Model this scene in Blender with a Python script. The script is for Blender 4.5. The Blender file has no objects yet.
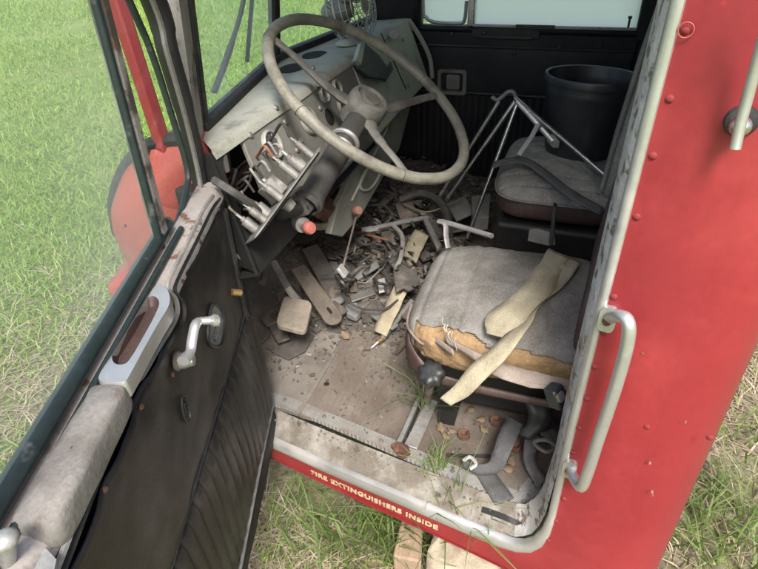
import bpy, bmesh, math, random
import numpy as np
from math import sin, cos, pi, radians, sqrt
from mathutils import Vector, Matrix, noise as mnoise
random.seed(7); RNG = np.random.default_rng(7)
scn = bpy.context.scene
COL = scn.collection
GROUND = -0.33

# ------------------------------------------------------------------ camera
FPX, CX, CY = 569.0, 379.0, 284.5
_p, _t, _r = radians(34.2), radians(19.3), radians(-2.2)
CAM = Vector((0, 0, 1.05))
FW = Vector((cos(_t)*cos(_p), sin(_t)*cos(_p), -sin(_p)))
_R0 = Vector((sin(_t), -cos(_t), 0)); _U0 = _R0.cross(FW)
RI = _R0*cos(_r) + _U0*sin(_r); UP = _U0*cos(_r) - _R0*sin(_r)
cd = bpy.data.cameras.new('camera'); cam = bpy.data.objects.new('camera', cd); COL.objects.link(cam)
cam.matrix_world = Matrix(((RI.x, UP.x, -FW.x, CAM.x), (RI.y, UP.y, -FW.y, CAM.y), (RI.z, UP.z, -FW.z, CAM.z), (0, 0, 0, 1)))
cd.sensor_width = 36; cd.lens = FPX/758*36; cd.clip_start = 0.02; cd.clip_end = 2000
scn.camera = cam

# survey helpers: where a sight line of the survey station meets a real plane of the truck
def ray(x, y): return FPX*FW + (x-CX)*RI - (y-CY)*UP
def PL(x, y, p0, n):
    d = ray(x, y); return CAM + d*((Vector(p0)-CAM).dot(n)/d.dot(n))
def Z(x, y, z=0.0): return PL(x, y, (0, 0, z), Vector((0, 0, 1)))
def XX(x, y, c): return PL(x, y, (c, 0, 0), Vector((1, 0, 0)))
def YY(x, y, c): return PL(x, y, (0, c, 0), Vector((0, 1, 0)))
def AT(x, y, k): return CAM + ray(x, y)*(k/FPX)

# driver side plane: a = along (forward), o = outward, z
S0 = Vector((.746, -.046, 0)); SD = Vector((.1992, .98, 0)).normalized(); SN = Vector((-.98, .1992, 0)).normalized()
def SP(a, o, z): return S0 + SD*a + SN*o + Vector((0, 0, z))
def SPX(x, y, o): return PL(x, y, S0+SN*o, SN)
# open door: t = away from the hinge, o = outward (away from us), z
H0 = Vector((.885, .637, 0)); HT = Vector((-.944, -.331, 0)).normalized(); HO = Vector((-.331, .944, 0)).normalized()
def DP(t, o, z): return H0 + HT*t + HO*o + Vector((0, 0, z))
def DPX(x, y, o): return PL(x, y, H0+HO*o, HO)

# ------------------------------------------------------------------ materials
def rgb(c): return (c[0], c[1], c[2], 1)
def mat(name, c1, c2=None, rough=.6, metal=0.0, scale=8, lo=.35, hi=.65, dirt=None, dscale=3, dlo=.5, dhi=.62,
        spots=None, sscale=60, slo=.66, shi=.7, bump=.0, bscale=60, rough2=None, stretch=None, coat=0, detail=6, ddetail=8, spec=.5, grain=.15, gscale=230):
    m = bpy.data.materials.new(name); m.use_nodes = True
    nt = m.node_tree; N = nt.nodes; L = nt.links
    b = N['Principled BSDF']
    tc = N.new('ShaderNodeTexCoord'); mp = N.new('ShaderNodeMapping'); L.new(tc.outputs['Object'], mp.inputs['Vector'])
    if stretch: mp.inputs['Scale'].default_value = stretch
    def nz(sc, det, off):
        mp2 = N.new('ShaderNodeMapping'); mp2.inputs['Location'].default_value = (off, off*1.7, off*.3); L.new(mp.outputs[0], mp2.inputs[0])
        n = N.new('ShaderNodeTexNoise'); n.inputs['Scale'].default_value = sc; n.inputs['Detail'].default_value = det; n.inputs['Roughness'].default_value = .62
        L.new(mp2.outputs[0], n.inputs['Vector']); return n
    def rmp(n, a, z):
        r = N.new('ShaderNodeMapRange'); r.inputs[1].default_value = a; r.inputs[2].default_value = z; r.clamp = True
        L.new(n.outputs['Fac'], r.inputs[0]); return r
    def mix(f, a, c):
        x = N.new('ShaderNodeMix'); x.data_type = 'RGBA'; L.new(f, x.inputs[0])
        if isinstance(a, tuple): x.inputs[6].default_value = a
        else: L.new(a, x.inputs[6])
        x.inputs[7].default_value = c; return x.outputs[2]
    cur = rgb(c1)
    n1 = nz(scale, detail, 0.0)
    if c2: cur = mix(rmp(n1, lo, hi).outputs[0], cur, rgb(c2))
    df = None
    if dirt:
        df = rmp(nz(dscale, ddetail, 3.3), dlo, dhi).outputs[0]; cur = mix(df, cur, rgb(dirt))
    if spots: cur = mix(rmp(nz(sscale, 3, 7.1), slo, shi).outputs[0], cur, rgb(spots))
    if grain:
        gm_ = N.new('ShaderNodeMix'); gm_.data_type = 'RGBA'; gm_.blend_type = 'MULTIPLY'; gm_.inputs[0].default_value = 1
        gr1 = rmp(nz(gscale, 4, 11.3), .32, .68); gr1.inputs[3].default_value = 1-grain; gr1.inputs[4].default_value = 1+grain*.8
        if isinstance(cur, tuple): gm_.inputs[6].default_value = cur
        else: L.new(cur, gm_.inputs[6])
        L.new(gr1.outputs[0], gm_.inputs[7]); cur = gm_.outputs[2]
    if isinstance(cur, tuple): b.inputs['Base Color'].default_value = cur
    else: L.new(cur, b.inputs['Base Color'])
    b.inputs['Metallic'].default_value = metal; b.inputs['Specular IOR Level'].default_value = spec
    rr = rmp(nz(scale*2.3, 4, 1.9), .3, .7); rr.inputs[3].default_value = rough; rr.inputs[4].default_value = rough2 if rough2 is not None else min(1, rough+.12)
    L.new(rr.outputs[0], b.inputs['Roughness'])
    if metal and df is not None:
        inv = N.new('ShaderNodeMath'); inv.operation = 'MULTIPLY_ADD'; L.new(df, inv.inputs[0]); inv.inputs[1].default_value = -metal; inv.inputs[2].default_value = metal
        L.new(inv.outputs[0], b.inputs['Metallic'])
    if coat: b.inputs['Coat Weight'].default_value = coat; b.inputs['Coat Roughness'].default_value = .25
    if bump:
        bm_ = N.new('ShaderNodeBump'); bm_.inputs['Strength'].default_value = bump; bm_.inputs['Distance'].default_value = .004
        L.new(nz(bscale, 5, 5.7).outputs['Fac'], bm_.inputs['Height']); L.new(bm_.outputs[0], b.inputs['Normal'])
    return m

def glass(name, dust=.1, tint=(.85, .93, .89), dustc=(.75, .78, .75), scale=5, gloss=.06, thru=.5):
    m = bpy.data.materials.new(name); m.use_nodes = True; nt = m.node_tree; N = nt.nodes; L = nt.links
    for n in list(N): N.remove(n)
    out = N.new('ShaderNodeOutputMaterial'); tr = N.new('ShaderNodeBsdfTransparent'); tr.inputs[0].default_value = rgb(tint)
    gl = N.new('ShaderNodeBsdfGlossy'); gl.inputs['Roughness'].default_value = .03
    df = N.new('ShaderNodeBsdfDiffuse'); df.inputs[0].default_value = rgb(dustc); tl = N.new('ShaderNodeBsdfTranslucent'); tl.inputs[0].default_value = rgb(dustc)
    dd = N.new('ShaderNodeMixShader'); dd.inputs[0].default_value = thru; L.new(df.outputs[0], dd.inputs[1]); L.new(tl.outputs[0], dd.inputs[2])
    m1 = N.new('ShaderNodeMixShader'); m1.inputs[0].default_value = gloss; L.new(tr.outputs[0], m1.inputs[1]); L.new(gl.outputs[0], m1.inputs[2])
    m2 = N.new('ShaderNodeMixShader'); L.new(m1.outputs[0], m2.inputs[1]); L.new(dd.outputs[0], m2.inputs[2])
    tc = N.new('ShaderNodeTexCoord'); nz = N.new('ShaderNodeTexNoise'); nz.inputs['Scale'].default_value = scale; nz.inputs['Detail'].default_value = 6
    L.new(tc.outputs['Object'], nz.inputs['Vector'])
    r = N.new('ShaderNodeMapRange'); r.inputs[1].default_value = .3; r.inputs[2].default_value = .75; r.inputs[3].default_value = dust*.5; r.inputs[4].default_value = dust*1.7
    L.new(nz.outputs['Fac'], r.inputs[0]); L.new(r.outputs[0], m2.inputs[0]); L.new(m2.outputs[0], out.inputs[0])
    return m

def add_tread(m, scale=95, strength=.9):          # raised diamond pattern of a tread plate
    nt = m.node_tree; N = nt.nodes; L = nt.links; b = N['Principled BSDF']
    tc = N.new('ShaderNodeTexCoord')
    hs = []
    for rz in (.5, 2.2):
        mp = N.new('ShaderNodeMapping'); mp.inputs['Rotation'].default_value = (0, 0, rz); L.new(tc.outputs['Object'], mp.inputs[0])
        w = N.new('ShaderNodeTexWave'); w.inputs['Scale'].default_value = scale; L.new(mp.outputs[0], w.inputs[0]); hs.append(w)
    mx = N.new('ShaderNodeMath'); mx.operation = 'MULTIPLY'; L.new(hs[0].outputs['Fac'], mx.inputs[0]); L.new(hs[1].outputs['Fac'], mx.inputs[1])
    bu = N.new('ShaderNodeBump'); bu.inputs['Strength'].default_value = strength; bu.inputs['Distance'].default_value = .004
    L.new(mx.outputs[0], bu.inputs['Height']); L.new(bu.outputs[0], b.inputs['Normal'])

def add_grain(m, c, scale=40, stretch=(1.2, 22, 8), fac=.55):    # wood grain running along x
    nt = m.node_tree; N = nt.nodes; L = nt.links; b = N['Principled BSDF']
    src = b.inputs['Base Color'].links[0].from_socket
    tc = N.new('ShaderNodeTexCoord'); mp = N.new('ShaderNodeMapping'); mp.inputs['Scale'].default_value = stretch; L.new(tc.outputs['Object'], mp.inputs[0])
    n = N.new('ShaderNodeTexNoise'); n.inputs['Scale'].default_value = scale/8; n.inputs['Detail'].default_value = 7; n.inputs['Distortion'].default_value = .6; L.new(mp.outputs[0], n.inputs[0])
    r = N.new('ShaderNodeMapRange'); r.inputs[1].default_value = .45; r.inputs[2].default_value = .68; r.inputs[4].default_value = fac; L.new(n.outputs['Fac'], r.inputs[0])
    x = N.new('ShaderNodeMix'); x.data_type = 'RGBA'; L.new(r.outputs[0], x.inputs[0]); L.new(src, x.inputs[6]); x.inputs[7].default_value = rgb(c)
    L.new(x.outputs[2], b.inputs['Base Color'])
    bu = N.new('ShaderNodeBump'); bu.inputs['Strength'].default_value = .5; bu.inputs['Distance'].default_value = .003; L.new(n.outputs['Fac'], bu.inputs['Height']); L.new(bu.outputs[0], b.inputs['Normal'])

# ------------------------------------------------------------------ mesh builder
def V(*a): return Vector(a)
def cr(pts, n=6, closed=False):        # catmull-rom
    P = [Vector(p) for p in pts]; out = []; m = len(P)
    rng = range(m) if closed else range(m-1)
    for i in rng:
        p1, p2 = P[i], P[(i+1) % m]
        p0 = P[i-1] if (closed or i > 0) else p1*2-p2
        p3 = P[(i+2) % m] if (closed or i+2 < m) else p2*2-p1
        for j in range(n):
            t = j/n
            out.append(.5*((2*p1)+(p2-p0)*t+(2*p0-5*p1+4*p2-p3)*t*t+(3*p1-p0-3*p2+p3)*t**3))
    if not closed: out.append(P[-1])
    return out
def perp(d):
    d = d.normalized(); u = d.cross(Vector((0, 0, 1)))
    if u.length < 1e-3: u = d.cross(Vector((1, 0, 0)))
    u.normalize(); return u, d.cross(u).normalized()

class MB:
    def __init__(s): s.v = []; s.f = []
    def quad(s, *p):
        b = len(s.v); s.v += [Vector(q) for q in p]; s.f.append(tuple(range(b, b+len(p)))); return s
    def prism(s, poly, vec):
        n = len(poly); b = len(s.v); vec = Vector(vec)
        s.v += [Vector(q) for q in poly] + [Vector(q)+vec for q in poly]
        s.f.append(tuple(range(b+n-1, b-1, -1))); s.f.append(tuple(range(b+n, b+2*n)))
        for i in range(n):
            j = (i+1) % n; s.f.append((b+i, b+j, b+n+j, b+n+i))
        return s
    def obox(s, c, u, v, w):           # centre and three half axes
        c, u, v, w = map(Vector, (c, u, v, w))
        return s.prism([c-u-v-w, c+u-v-w, c+u+v-w, c-u+v-w], w*2)
    def box(s, lo, hi):
        lo, hi = Vector(lo), Vector(hi)
        return s.prism([lo, V(hi.x, lo.y, lo.z), V(hi.x, hi.y, lo.z), V(lo.x, hi.y, lo.z)], V(0, 0, hi.z-lo.z))
    def grid(s, rows, cu=False, cv=False):
        b = len(s.v); nu = len(rows); nv = len(rows[0])
        for r in rows: s.v += [Vector(q) for q in r]
        for i in range(nu if cu else nu-1):
            for j in range(nv if cv else nv-1):
                i2 = (i+1) % nu; j2 = (j+1) % nv
                s.f.append((b+i*nv+j, b+i2*nv+j, b+i2*nv+j2, b+i*nv+j2))
        return s
    def tube(s, path, r, seg=8, closed=False, flat=1.0, ref=None):
        P = [Vector(p) for p in path]; n = len(P); rows = []; u = None
        for i in range(n):
            d = (P[(i+1) % n]-P[i-1]) if closed else (P[min(i+1, n-1)]-P[max(i-1, 0)])
            if d.length < 1e-9: d = V(0, 0, 1)
            d.normalize()
            if ref is not None: u = (Vector(ref)-d*d.dot(Vector(ref))).normalized()
            elif u is None: u = perp(d)[0]
            else:
                u = u-d*u.dot(d)
                u = u.normalized() if u.length > 1e-6 else perp(d)[0]
            w = d.cross(u); rr = r[i] if isinstance(r, (list, tuple)) else r
            rows.append([P[i]+u*(rr*cos(2*pi*k/seg))+w*(rr*flat*sin(2*pi*k/seg)) for k in range(seg)])
        b = len(s.v); s.grid(rows, cu=closed, cv=True)
        if not closed:
            s.f.append(tuple(range(b+seg-1, b-1, -1))); e = b+(n-1)*seg; s.f.append(tuple(range(e, e+seg)))
        return s
    def lathe(s, prof, org, ax, seg=24, closed_prof=False):   # prof: (radius, height)
        org = Vector(org); ax = Vector(ax).normalized(); u, w = perp(ax)
        rows = [[org+ax*h+(u*cos(2*pi*k/seg)+w*sin(2*pi*k/seg))*max(r, 1e-5) for k in range(seg)] for r, h in prof]
        return s.grid(rows, cu=closed_prof, cv=True)
    def cyl(s, p, q, r, seg=16, r2=None):
        return s.tube([p, q], [r, r if r2 is None else r2], seg)
    def torus(s, c, ax, R, r, seg=32, ss=8):
        c = Vector(c); u, w = perp(Vector(ax)); return s.tube([c+(u*cos(2*pi*k/seg)+w*sin(2*pi*k/seg))*R for k in range(seg)], r, ss, closed=True)
    def ribbon(s, path, wid, th=.002):     # path points, width vectors (half)
        P = [Vector(p) for p in path]; n = len(P); rows = []
        for i in range(n):
            d = (P[min(i+1, n-1)]-P[max(i-1, 0)]).normalized(); w = Vector(wid[i] if isinstance(wid, list) else wid)
            nn = d.cross(w).normalized()*th*.5
            rows.append([P[i]-w+nn, P[i]-w*.33+nn, P[i]+w*.33+nn, P[i]+w+nn, P[i]+w-nn, P[i]-w-nn])
        b = len(s.v); s.grid(rows, cv=True); s.f.append(tuple(range(b+5, b-1, -1))); e = b+(n-1)*6; s.f.append(tuple(range(e, e+6)))
        return s
    def sphere(s, c, r, seg=12, rings=8, sc=(1, 1, 1)):
        c = Vector(c); rows = []
        for i in range(rings+1):
            a = pi*i/rings; q = max(sin(a), 1e-3)
            rows.append([c+V(r*sc[0]*q*cos(2*pi*k/seg), r*sc[1]*q*sin(2*pi*k/seg), r*sc[2]*cos(a)) for k in range(seg)])
        return s.grid(rows, cv=True)
    def rbox(s, c, u, v, w, r=.2):        # rounded slab: outline u,v rounded, thickness w
        c, u, v, w = map(Vector, (c, u, v, w)); pts = []
        for qx, qy, a0 in ((1, 1, 0), (-1, 1, 90), (-1, -1, 180), (1, -1, 270)):
            for k in range(5):
                a = radians(a0+k*22.5); pts.append(c-w+u*(qx*(1-r)+r*cos(a))+v*(qy*(1-r)+r*sin(a)))
        return s.prism(pts, w*2)
    def build(s, name, m, parent=None, bev=0, seg=2, sub=0, smooth=True, solid=0, angle=40, jitter=0, jsc=30):
        vs = s.v
        me = bpy.data.meshes.new(name); root = parent
        if parent is not None: off = parent_world(parent)
        else:
            a = np.array([tuple(p) for p in vs]); off = Vector(((a[:, 0].min()+a[:, 0].max())/2, (a[:, 1].min()+a[:, 1].max())/2, a[:, 2].min()))
        if jitter: vs = [p+mnoise.noise_vector(p*jsc)*jitter for p in vs]
        me.from_pydata([tuple(p-off) for p in vs], [], s.f); me.validate()
        bm = bmesh.new(); bm.from_mesh(me); bmesh.ops.remove_doubles(bm, verts=bm.verts, dist=1e-5); bmesh.ops.recalc_face_normals(bm, faces=bm.faces); bm.to_mesh(me); bm.free()
        if smooth:
            me.shade_smooth(); me.set_sharp_from_angle(angle=radians(angle))
        me.materials.append(m)
        o = bpy.data.objects.new(name, me); COL.objects.link(o)
        if parent is not None: o.parent = parent
        else: o.location = off
        if solid:
            q = o.modifiers.new('solid', 'SOLIDIFY'); q.thickness = abs(solid); q.offset = 0 if solid > 0 else -1
        if bev:
            q = o.modifiers.new('bevel', 'BEVEL'); q.width = bev; q.segments = seg; q.limit_method = 'ANGLE'; q.angle_limit = radians(35)
        if sub:
            q = o.modifiers.new('sub', 'SUBSURF'); q.levels = sub; q.render_levels = sub
        return o
def parent_world(o):
    w = Vector((0, 0, 0))
    while o is not None: w += o.location; o = o.parent
    return w
def tag(o, label=None, cat=None, group=None, kind=None):
    if label: o['label'] = label
    if cat: o['category'] = cat
    if group: o['group'] = group
    if kind: o['kind'] = kind
    return o
def thing(name, loc, label, cat, group=None):
    o = bpy.data.objects.new(name, None); COL.objects.link(o); o.location = loc; o.empty_display_size = .1
    return tag(o, label, cat, group)
def copy_tree(o, parent=None):
    c = o.copy(); COL.objects.link(c)
    if parent is not None: c.parent = parent
    for ch in list(o.children): copy_tree(ch, c)
    return c
M = {}
M['red'] = mat('faded_red_paint', (.265, .022, .027), (.22, .016, .021), rough=.48, scale=2.2, dirt=(.34, .042, .044), dscale=4, dlo=.5, dhi=.8, spots=(.30, .02, .022), sscale=45, slo=.70, shi=.76, coat=.06, bump=.10, bscale=9, grain=.07, gscale=90)
M['red_dirty'] = mat('dirty_red_paint', (.42, .03, .03), (.36, .03, .03), rough=.5, dirt=(.22, .12, .09), dscale=6, dlo=.52, dhi=.7, bump=.1)
M['salmon'] = mat('sunfaded_red_paint', (.36, .080, .062), (.29, .05, .038), rough=.55, scale=6, dirt=(.36, .17, .12), dscale=5, dlo=.5, dhi=.7, bump=.1)
M['chrome'] = mat('worn_chrome', (.62, .62, .62), (.5, .5, .5), rough=.22, metal=.95, scale=20, dirt=(.30, .27, .24), dscale=14, dlo=.58, dhi=.75, rough2=.4)
M['steel'] = mat('dull_galvanised_steel', (.60, .60, .595), (.50, .50, .49), rough=.28, metal=.7, scale=10, dirt=(.36, .335, .295), dscale=6, dlo=.52, dhi=.72, bump=.04, grain=.05)
M['alu'] = mat('cast_aluminium', (.44, .44, .425), (.34, .335, .32), rough=.42, metal=.6, scale=30, dirt=(.20, .175, .15), dscale=16, dlo=.52, dhi=.75, bump=.1)
M['jamb'] = mat('flaking_jamb_paint', (.50, .485, .475), (.36, .34, .325), rough=.55, scale=30, dirt=(.15, .12, .105), dscale=38, dlo=.53, dhi=.60, spots=(.30, .17, .09), sscale=28, slo=.62, shi=.66, bump=.5, bscale=50)
M['jambdark'] = mat('grimy_jamb_paint', (.30, .28, .25), (.20, .18, .16), rough=.7, scale=15, dirt=(.06, .055, .05), dscale=12, dlo=.5, dhi=.6, bump=.3)
M['sill'] = mat('muddy_sill', (.17, .145, .115), (.115, .10, .082), rough=.8, scale=12, dirt=(.29, .275, .245), dscale=8, dlo=.52, dhi=.66, spots=(.08, .06, .05), sscale=30, slo=.64, shi=.7, bump=.35, bscale=60)
M['tread'] = mat('dirty_tread_plate', (.50, .49, .47), (.38, .365, .34), rough=.5, metal=.3, scale=14, dirt=(.26, .22, .18), dscale=8, dlo=.5, dhi=.7)
add_tread(M['tread'])
M['blackvinyl'] = mat('scuffed_black_vinyl', (.010, .0098, .0096), (.020, .0185, .0175), rough=.40, scale=5, dirt=(.066, .060, .055), dscale=7, dlo=.48, dhi=.78, spots=(.10, .09, .08), sscale=90, slo=.72, shi=.78, bump=.25, bscale=160)
M['blacktrim'] = mat('black_door_trim', (.014, .015, .018), (.020, .021, .024), rough=.5, scale=7, dirt=(.034, .034, .036), dscale=6, dlo=.5, dhi=.8, bump=.18, bscale=120)
M['blackpaint'] = mat('black_paint', (.012, .012, .0125), (.020, .019, .018), rough=.5, scale=9, dirt=(.045, .04, .035), dscale=9, dlo=.6, dhi=.8, bump=.1)
M['rubber'] = mat('black_rubber', (.016, .017, .018), (.03, .03, .03), rough=.6, scale=30, dirt=(.09, .085, .08), dscale=12, dlo=.55, dhi=.75, bump=.3, bscale=120)
M['greenseal'] = mat('dark_green_window_seal', (.016, .026, .026), (.026, .038, .037), rough=.35, scale=30, dirt=(.12, .13, .12), dscale=24, dlo=.6, dhi=.72, bump=.1)
M['dashtop'] = mat('dusty_grey_dash', (.345, .35, .30), (.28, .285, .245), rough=.65, scale=9, dirt=(.17, .16, .13), dscale=12, dlo=.56, dhi=.7, bump=.15)
M['dashface'] = mat('grimy_grey_dash', (.20, .198, .175), (.15, .148, .131), rough=.6, scale=8, dirt=(.12, .11, .094), dscale=9, dlo=.5, dhi=.72, bump=.15)
M['dashgreen'] = mat('pale_green_grey_dash', (.37, .385, .335), (.30, .31, .27), rough=.5, scale=7, dirt=(.12, .12, .10), dscale=10, dlo=.55, dhi=.72, bump=.1)
M['bezel'] = mat('dull_bezel', (.42, .41, .37), (.33, .32, .28), rough=.4, metal=.3, scale=40)
M['dial'] = mat('dusty_dial_glass', (.12, .12, .11), (.08, .08, .072), rough=.3, scale=12)
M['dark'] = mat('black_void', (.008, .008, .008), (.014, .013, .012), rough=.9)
M['wheel'] = mat('weathered_wheel_rim', (.25, .24, .195), (.165, .158, .13), rough=.5, scale=12, dirt=(.085, .074, .062), dscale=14, dlo=.46, dhi=.7, bump=.3, bscale=90)
M['hub'] = mat('grimy_wheel_hub', (.115, .110, .098), (.185, .178, .158), rough=.55, scale=20, dirt=(.06, .052, .045), dscale=14, dlo=.52, dhi=.7, bump=.4, bscale=80)
M['column'] = mat('scraped_column', (.085, .08, .076), (.13, .125, .12), rough=.3, scale=7, lo=.4, hi=.7, metal=.45, dirt=(.045, .038, .034), dscale=9, dlo=.6, dhi=.7, bump=.2)
M['seatcloth'] = mat('faded_grey_seat_vinyl', (.25, .24, .222), (.17, .16, .145), rough=.8, scale=20, dirt=(.105, .096, .085), dscale=6, dlo=.44, dhi=.66, spots=(.27, .255, .23), sscale=260, slo=.5, shi=.75, bump=.5, bscale=260)
M['seatcloth2'] = mat('dusty_grey_seat_cloth', (.27, .265, .24), (.20, .195, .18), rough=.85, scale=26, dirt=(.15, .145, .135), dscale=7, dlo=.48, dhi=.7, spots=(.33, .32, .30), sscale=120, slo=.58, shi=.68, bump=.5, bscale=180)
M['brownvinyl'] = mat('dark_brown_vinyl', (.055, .032, .027), (.075, .048, .04), rough=.5, scale=10, dirt=(.12, .09, .075), dscale=8, dlo=.55, dhi=.75, bump=.2, bscale=120)
M['palevinyl'] = mat('peeled_vinyl_backing', (.28, .235, .20), (.20, .155, .13), rough=.85, scale=15, dirt=(.15, .10, .085), dscale=8, dlo=.55, dhi=.72, bump=.4)
M['foam'] = mat('rotten_orange_foam', (.30, .20, .105), (.24, .155, .082), rough=.95, scale=18, dirt=(.17, .095, .045), dscale=16, dlo=.56, dhi=.72, spots=(.36, .26, .145), sscale=50, slo=.58, shi=.68, bump=1.0, bscale=70)
M['belt'] = mat('stained_tan_webbing', (.40, .355, .25), (.32, .28, .195), rough=.85, scale=14, dirt=(.24, .20, .14), dscale=9, dlo=.52, dhi=.72, bump=.5, bscale=240)
M['greybelt'] = mat('grey_webbing', (.10, .10, .102), (.065, .065, .067), rough=.8, scale=18, dirt=(.22, .21, .19), dscale=9, dlo=.55, dhi=.75, bump=.5, bscale=260)
M['blackplastic'] = mat('black_plastic', (.018, .019, .021), (.028, .029, .031), rough=.38, scale=14, dirt=(.06, .06, .06), dscale=12, dlo=.56, dhi=.78)
M['bucket'] = mat('black_bucket_plastic', (.018, .020, .024), (.030, .032, .036), rough=.36, scale=14, dirt=(.085, .088, .092), dscale=9, dlo=.52, dhi=.8, bump=.15, stretch=(1, 1, .15))
M['ply'] = mat('weathered_plywood', (.205, .178, .152), (.145, .123, .104), rough=.85, scale=7, dirt=(.085, .066, .054), dscale=5, dlo=.43, dhi=.68, spots=(.10, .08, .065), sscale=26, slo=.66, shi=.72)
add_grain(M['ply'], (.13, .10, .08))
M['floor'] = mat('dusty_steel_floor', (.22, .20, .175), (.165, .15, .13), rough=.75, scale=9, dirt=(.085, .07, .058), dscale=6, dlo=.52, dhi=.7, spots=(.36, .35, .33), sscale=16, slo=.66, shi=.74, bump=.3, bscale=50)
M['smoothalu'] = mat('polished_cast_handle', (.60, .60, .59), (.50, .50, .49), rough=.3, metal=.75, scale=12, dirt=(.36, .345, .32), dscale=18, dlo=.6, dhi=.8, grain=.04)
M['grimealu'] = mat('grimy_gauge_back', (.27, .26, .24), (.18, .172, .157), rough=.5, metal=.35, scale=40, dirt=(.08, .07, .06), dscale=26, dlo=.46, dhi=.62, bump=.2)
M['dirt'] = mat('floor_dirt', (.115, .100, .085), (.065, .057, .05), rough=1, scale=25, dirt=(.19, .17, .148), dscale=14, dlo=.52, dhi=.62, spots=(.22, .19, .16), sscale=90, slo=.62, shi=.68, bump=1.0, bscale=60)
M['pedalwood'] = mat('worn_pedal_rubber', (.105, .086, .068), (.16, .135, .11), rough=.8, scale=16, dirt=(.075, .06, .05), dscale=10, dlo=.5, dhi=.66, bump=.7, bscale=70)
M['pedaldark'] = mat('dark_pedal_rubber', (.06, .054, .048), (.095, .087, .077), rough=.8, scale=16, dirt=(.12, .105, .09), dscale=10, dlo=.54, dhi=.7, bump=.5, bscale=70)
M['padtan'] = mat('dusty_pedal_pad', (.27, .235, .19), (.20, .17, .135), rough=.85, scale=20, dirt=(.13, .11, .09), dscale=12, dlo=.54, dhi=.7, bump=.5)
M['rust'] = mat('rust', (.11, .048, .03), (.07, .033, .024), rough=.85, scale=30, dirt=(.23, .12, .07), dscale=20, dlo=.52, dhi=.66, bump=.6, bscale=90)
M['greymetal'] = mat('dull_grey_metal', (.23, .225, .21), (.17, .165, .155), rough=.5, metal=.4, scale=18, dirt=(.12, .10, .085), dscale=12, dlo=.52, dhi=.7, bump=.2)
M['whitemetal'] = mat('bright_bare_metal', (.62, .61, .59), (.5, .49, .47), rough=.35, metal=.5, scale=30, dirt=(.33, .30, .27), dscale=22, dlo=.6, dhi=.72)
M['cable'] = mat('dusty_cable', (.035, .033, .031), (.06, .055, .05), rough=.7, scale=30, dirt=(.11, .10, .09), dscale=16, dlo=.55, dhi=.72)
M['cablegrey'] = mat('pale_grey_cable', (.30, .29, .27), (.22, .21, .195), rough=.6, scale=40)
M['copper'] = mat('orange_wire', (.30, .13, .07), (.22, .10, .06), rough=.55, scale=40)
M['hosetan'] = mat('aged_tan_hose', (.17, .145, .10), (.12, .10, .07), rough=.7, scale=20, bump=.2)
M['knobred'] = mat('faded_red_knob', (.40, .13, .11), (.32, .10, .085), rough=.5, scale=25, dirt=(.30, .20, .17), dscale=20, dlo=.55, dhi=.7)
M['knobbrown'] = mat('faded_brown_knob', (.27, .13, .09), (.21, .10, .07), rough=.55, scale=25)
M['slate'] = mat('grey_scrap', (.19, .187, .178), (.14, .136, .128), rough=.7, scale=20, dirt=(.28, .25, .215), dscale=12, dlo=.52, dhi=.7, bump=.3)
M['brownscrap'] = mat('brown_scrap', (.125, .098, .078), (.085, .068, .055), rough=.9, scale=20, dirt=(.20, .17, .142), dscale=14, dlo=.52, dhi=.7, bump=.5)
M['darkscrap'] = mat('dark_scrap', (.07, .063, .057), (.10, .088, .078), rough=.8, scale=20, dirt=(.19, .165, .14), dscale=14, dlo=.54, dhi=.72, bump=.4)
M['leaf'] = mat('dry_leaf', (.25, .185, .115), (.16, .11, .065), rough=.85, scale=40, bump=.3)
M['wood'] = mat('weathered_wood_block', (.34, .25, .17), (.27, .195, .13), rough=.85, scale=8, dirt=(.18, .13, .095), dscale=9, dlo=.54, dhi=.7)
add_grain(M['wood'], (.17, .115, .075), stretch=(3, 30, 3))
M['stone'] = mat('pale_stone', (.44, .38, .28), (.34, .29, .21), rough=.95, scale=8, dirt=(.25, .20, .15), dscale=10, dlo=.52, dhi=.66, spots=(.5, .46, .38), sscale=40, slo=.6, shi=.7, bump=1.0, bscale=35)
M['brass'] = mat('brass', (.42, .30, .13), (.34, .23, .10), rough=.4, metal=.7, scale=30)
M['armrest'] = mat('grimy_armrest_vinyl', (.215, .20, .182), (.155, .142, .128), rough=.75, scale=14, dirt=(.11, .096, .085), dscale=14, dlo=.5, dhi=.7, spots=(.15, .12, .105), sscale=45, slo=.62, shi=.70, bump=.4, bscale=110)
M['text'] = mat('cream_lettering', (.55, .46, .29), (.44, .36, .22), rough=.6, scale=60, dirt=(.28, .05, .045), dscale=110, dlo=.55, dhi=.64)
M['headliner'] = mat('dark_headliner', (.10, .10, .095), (.08, .08, .075), rough=.8)
M['pillarpaint'] = mat('chipped_pillar_paint', (.36, .33, .305), (.28, .25, .23), rough=.6, scale=9, dirt=(.085, .07, .06), dscale=7, dlo=.50, dhi=.56, spots=(.16, .09, .06), sscale=24, slo=.62, shi=.68, bump=.3)
M['glass'] = glass('door_glass', .28, tint=(.92, .965, .935), scale=2, gloss=.05)
M['glassvent'] = glass('vent_glass', .04, tint=(.86, .94, .91), scale=4, gloss=.05)
M['windscreen'] = glass('dusty_windscreen', .27, tint=(.80, .90, .87), dustc=(.76, .84, .84), scale=6, gloss=.05)
M['overexposed'] = glass('overexposed_passenger_pane', 1.3, tint=(.95, .96, .95), dustc=(.98, .95, .92), scale=3, gloss=.04, thru=.93)  # white put into the pane colour imitates overexposed daylight outside

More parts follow.
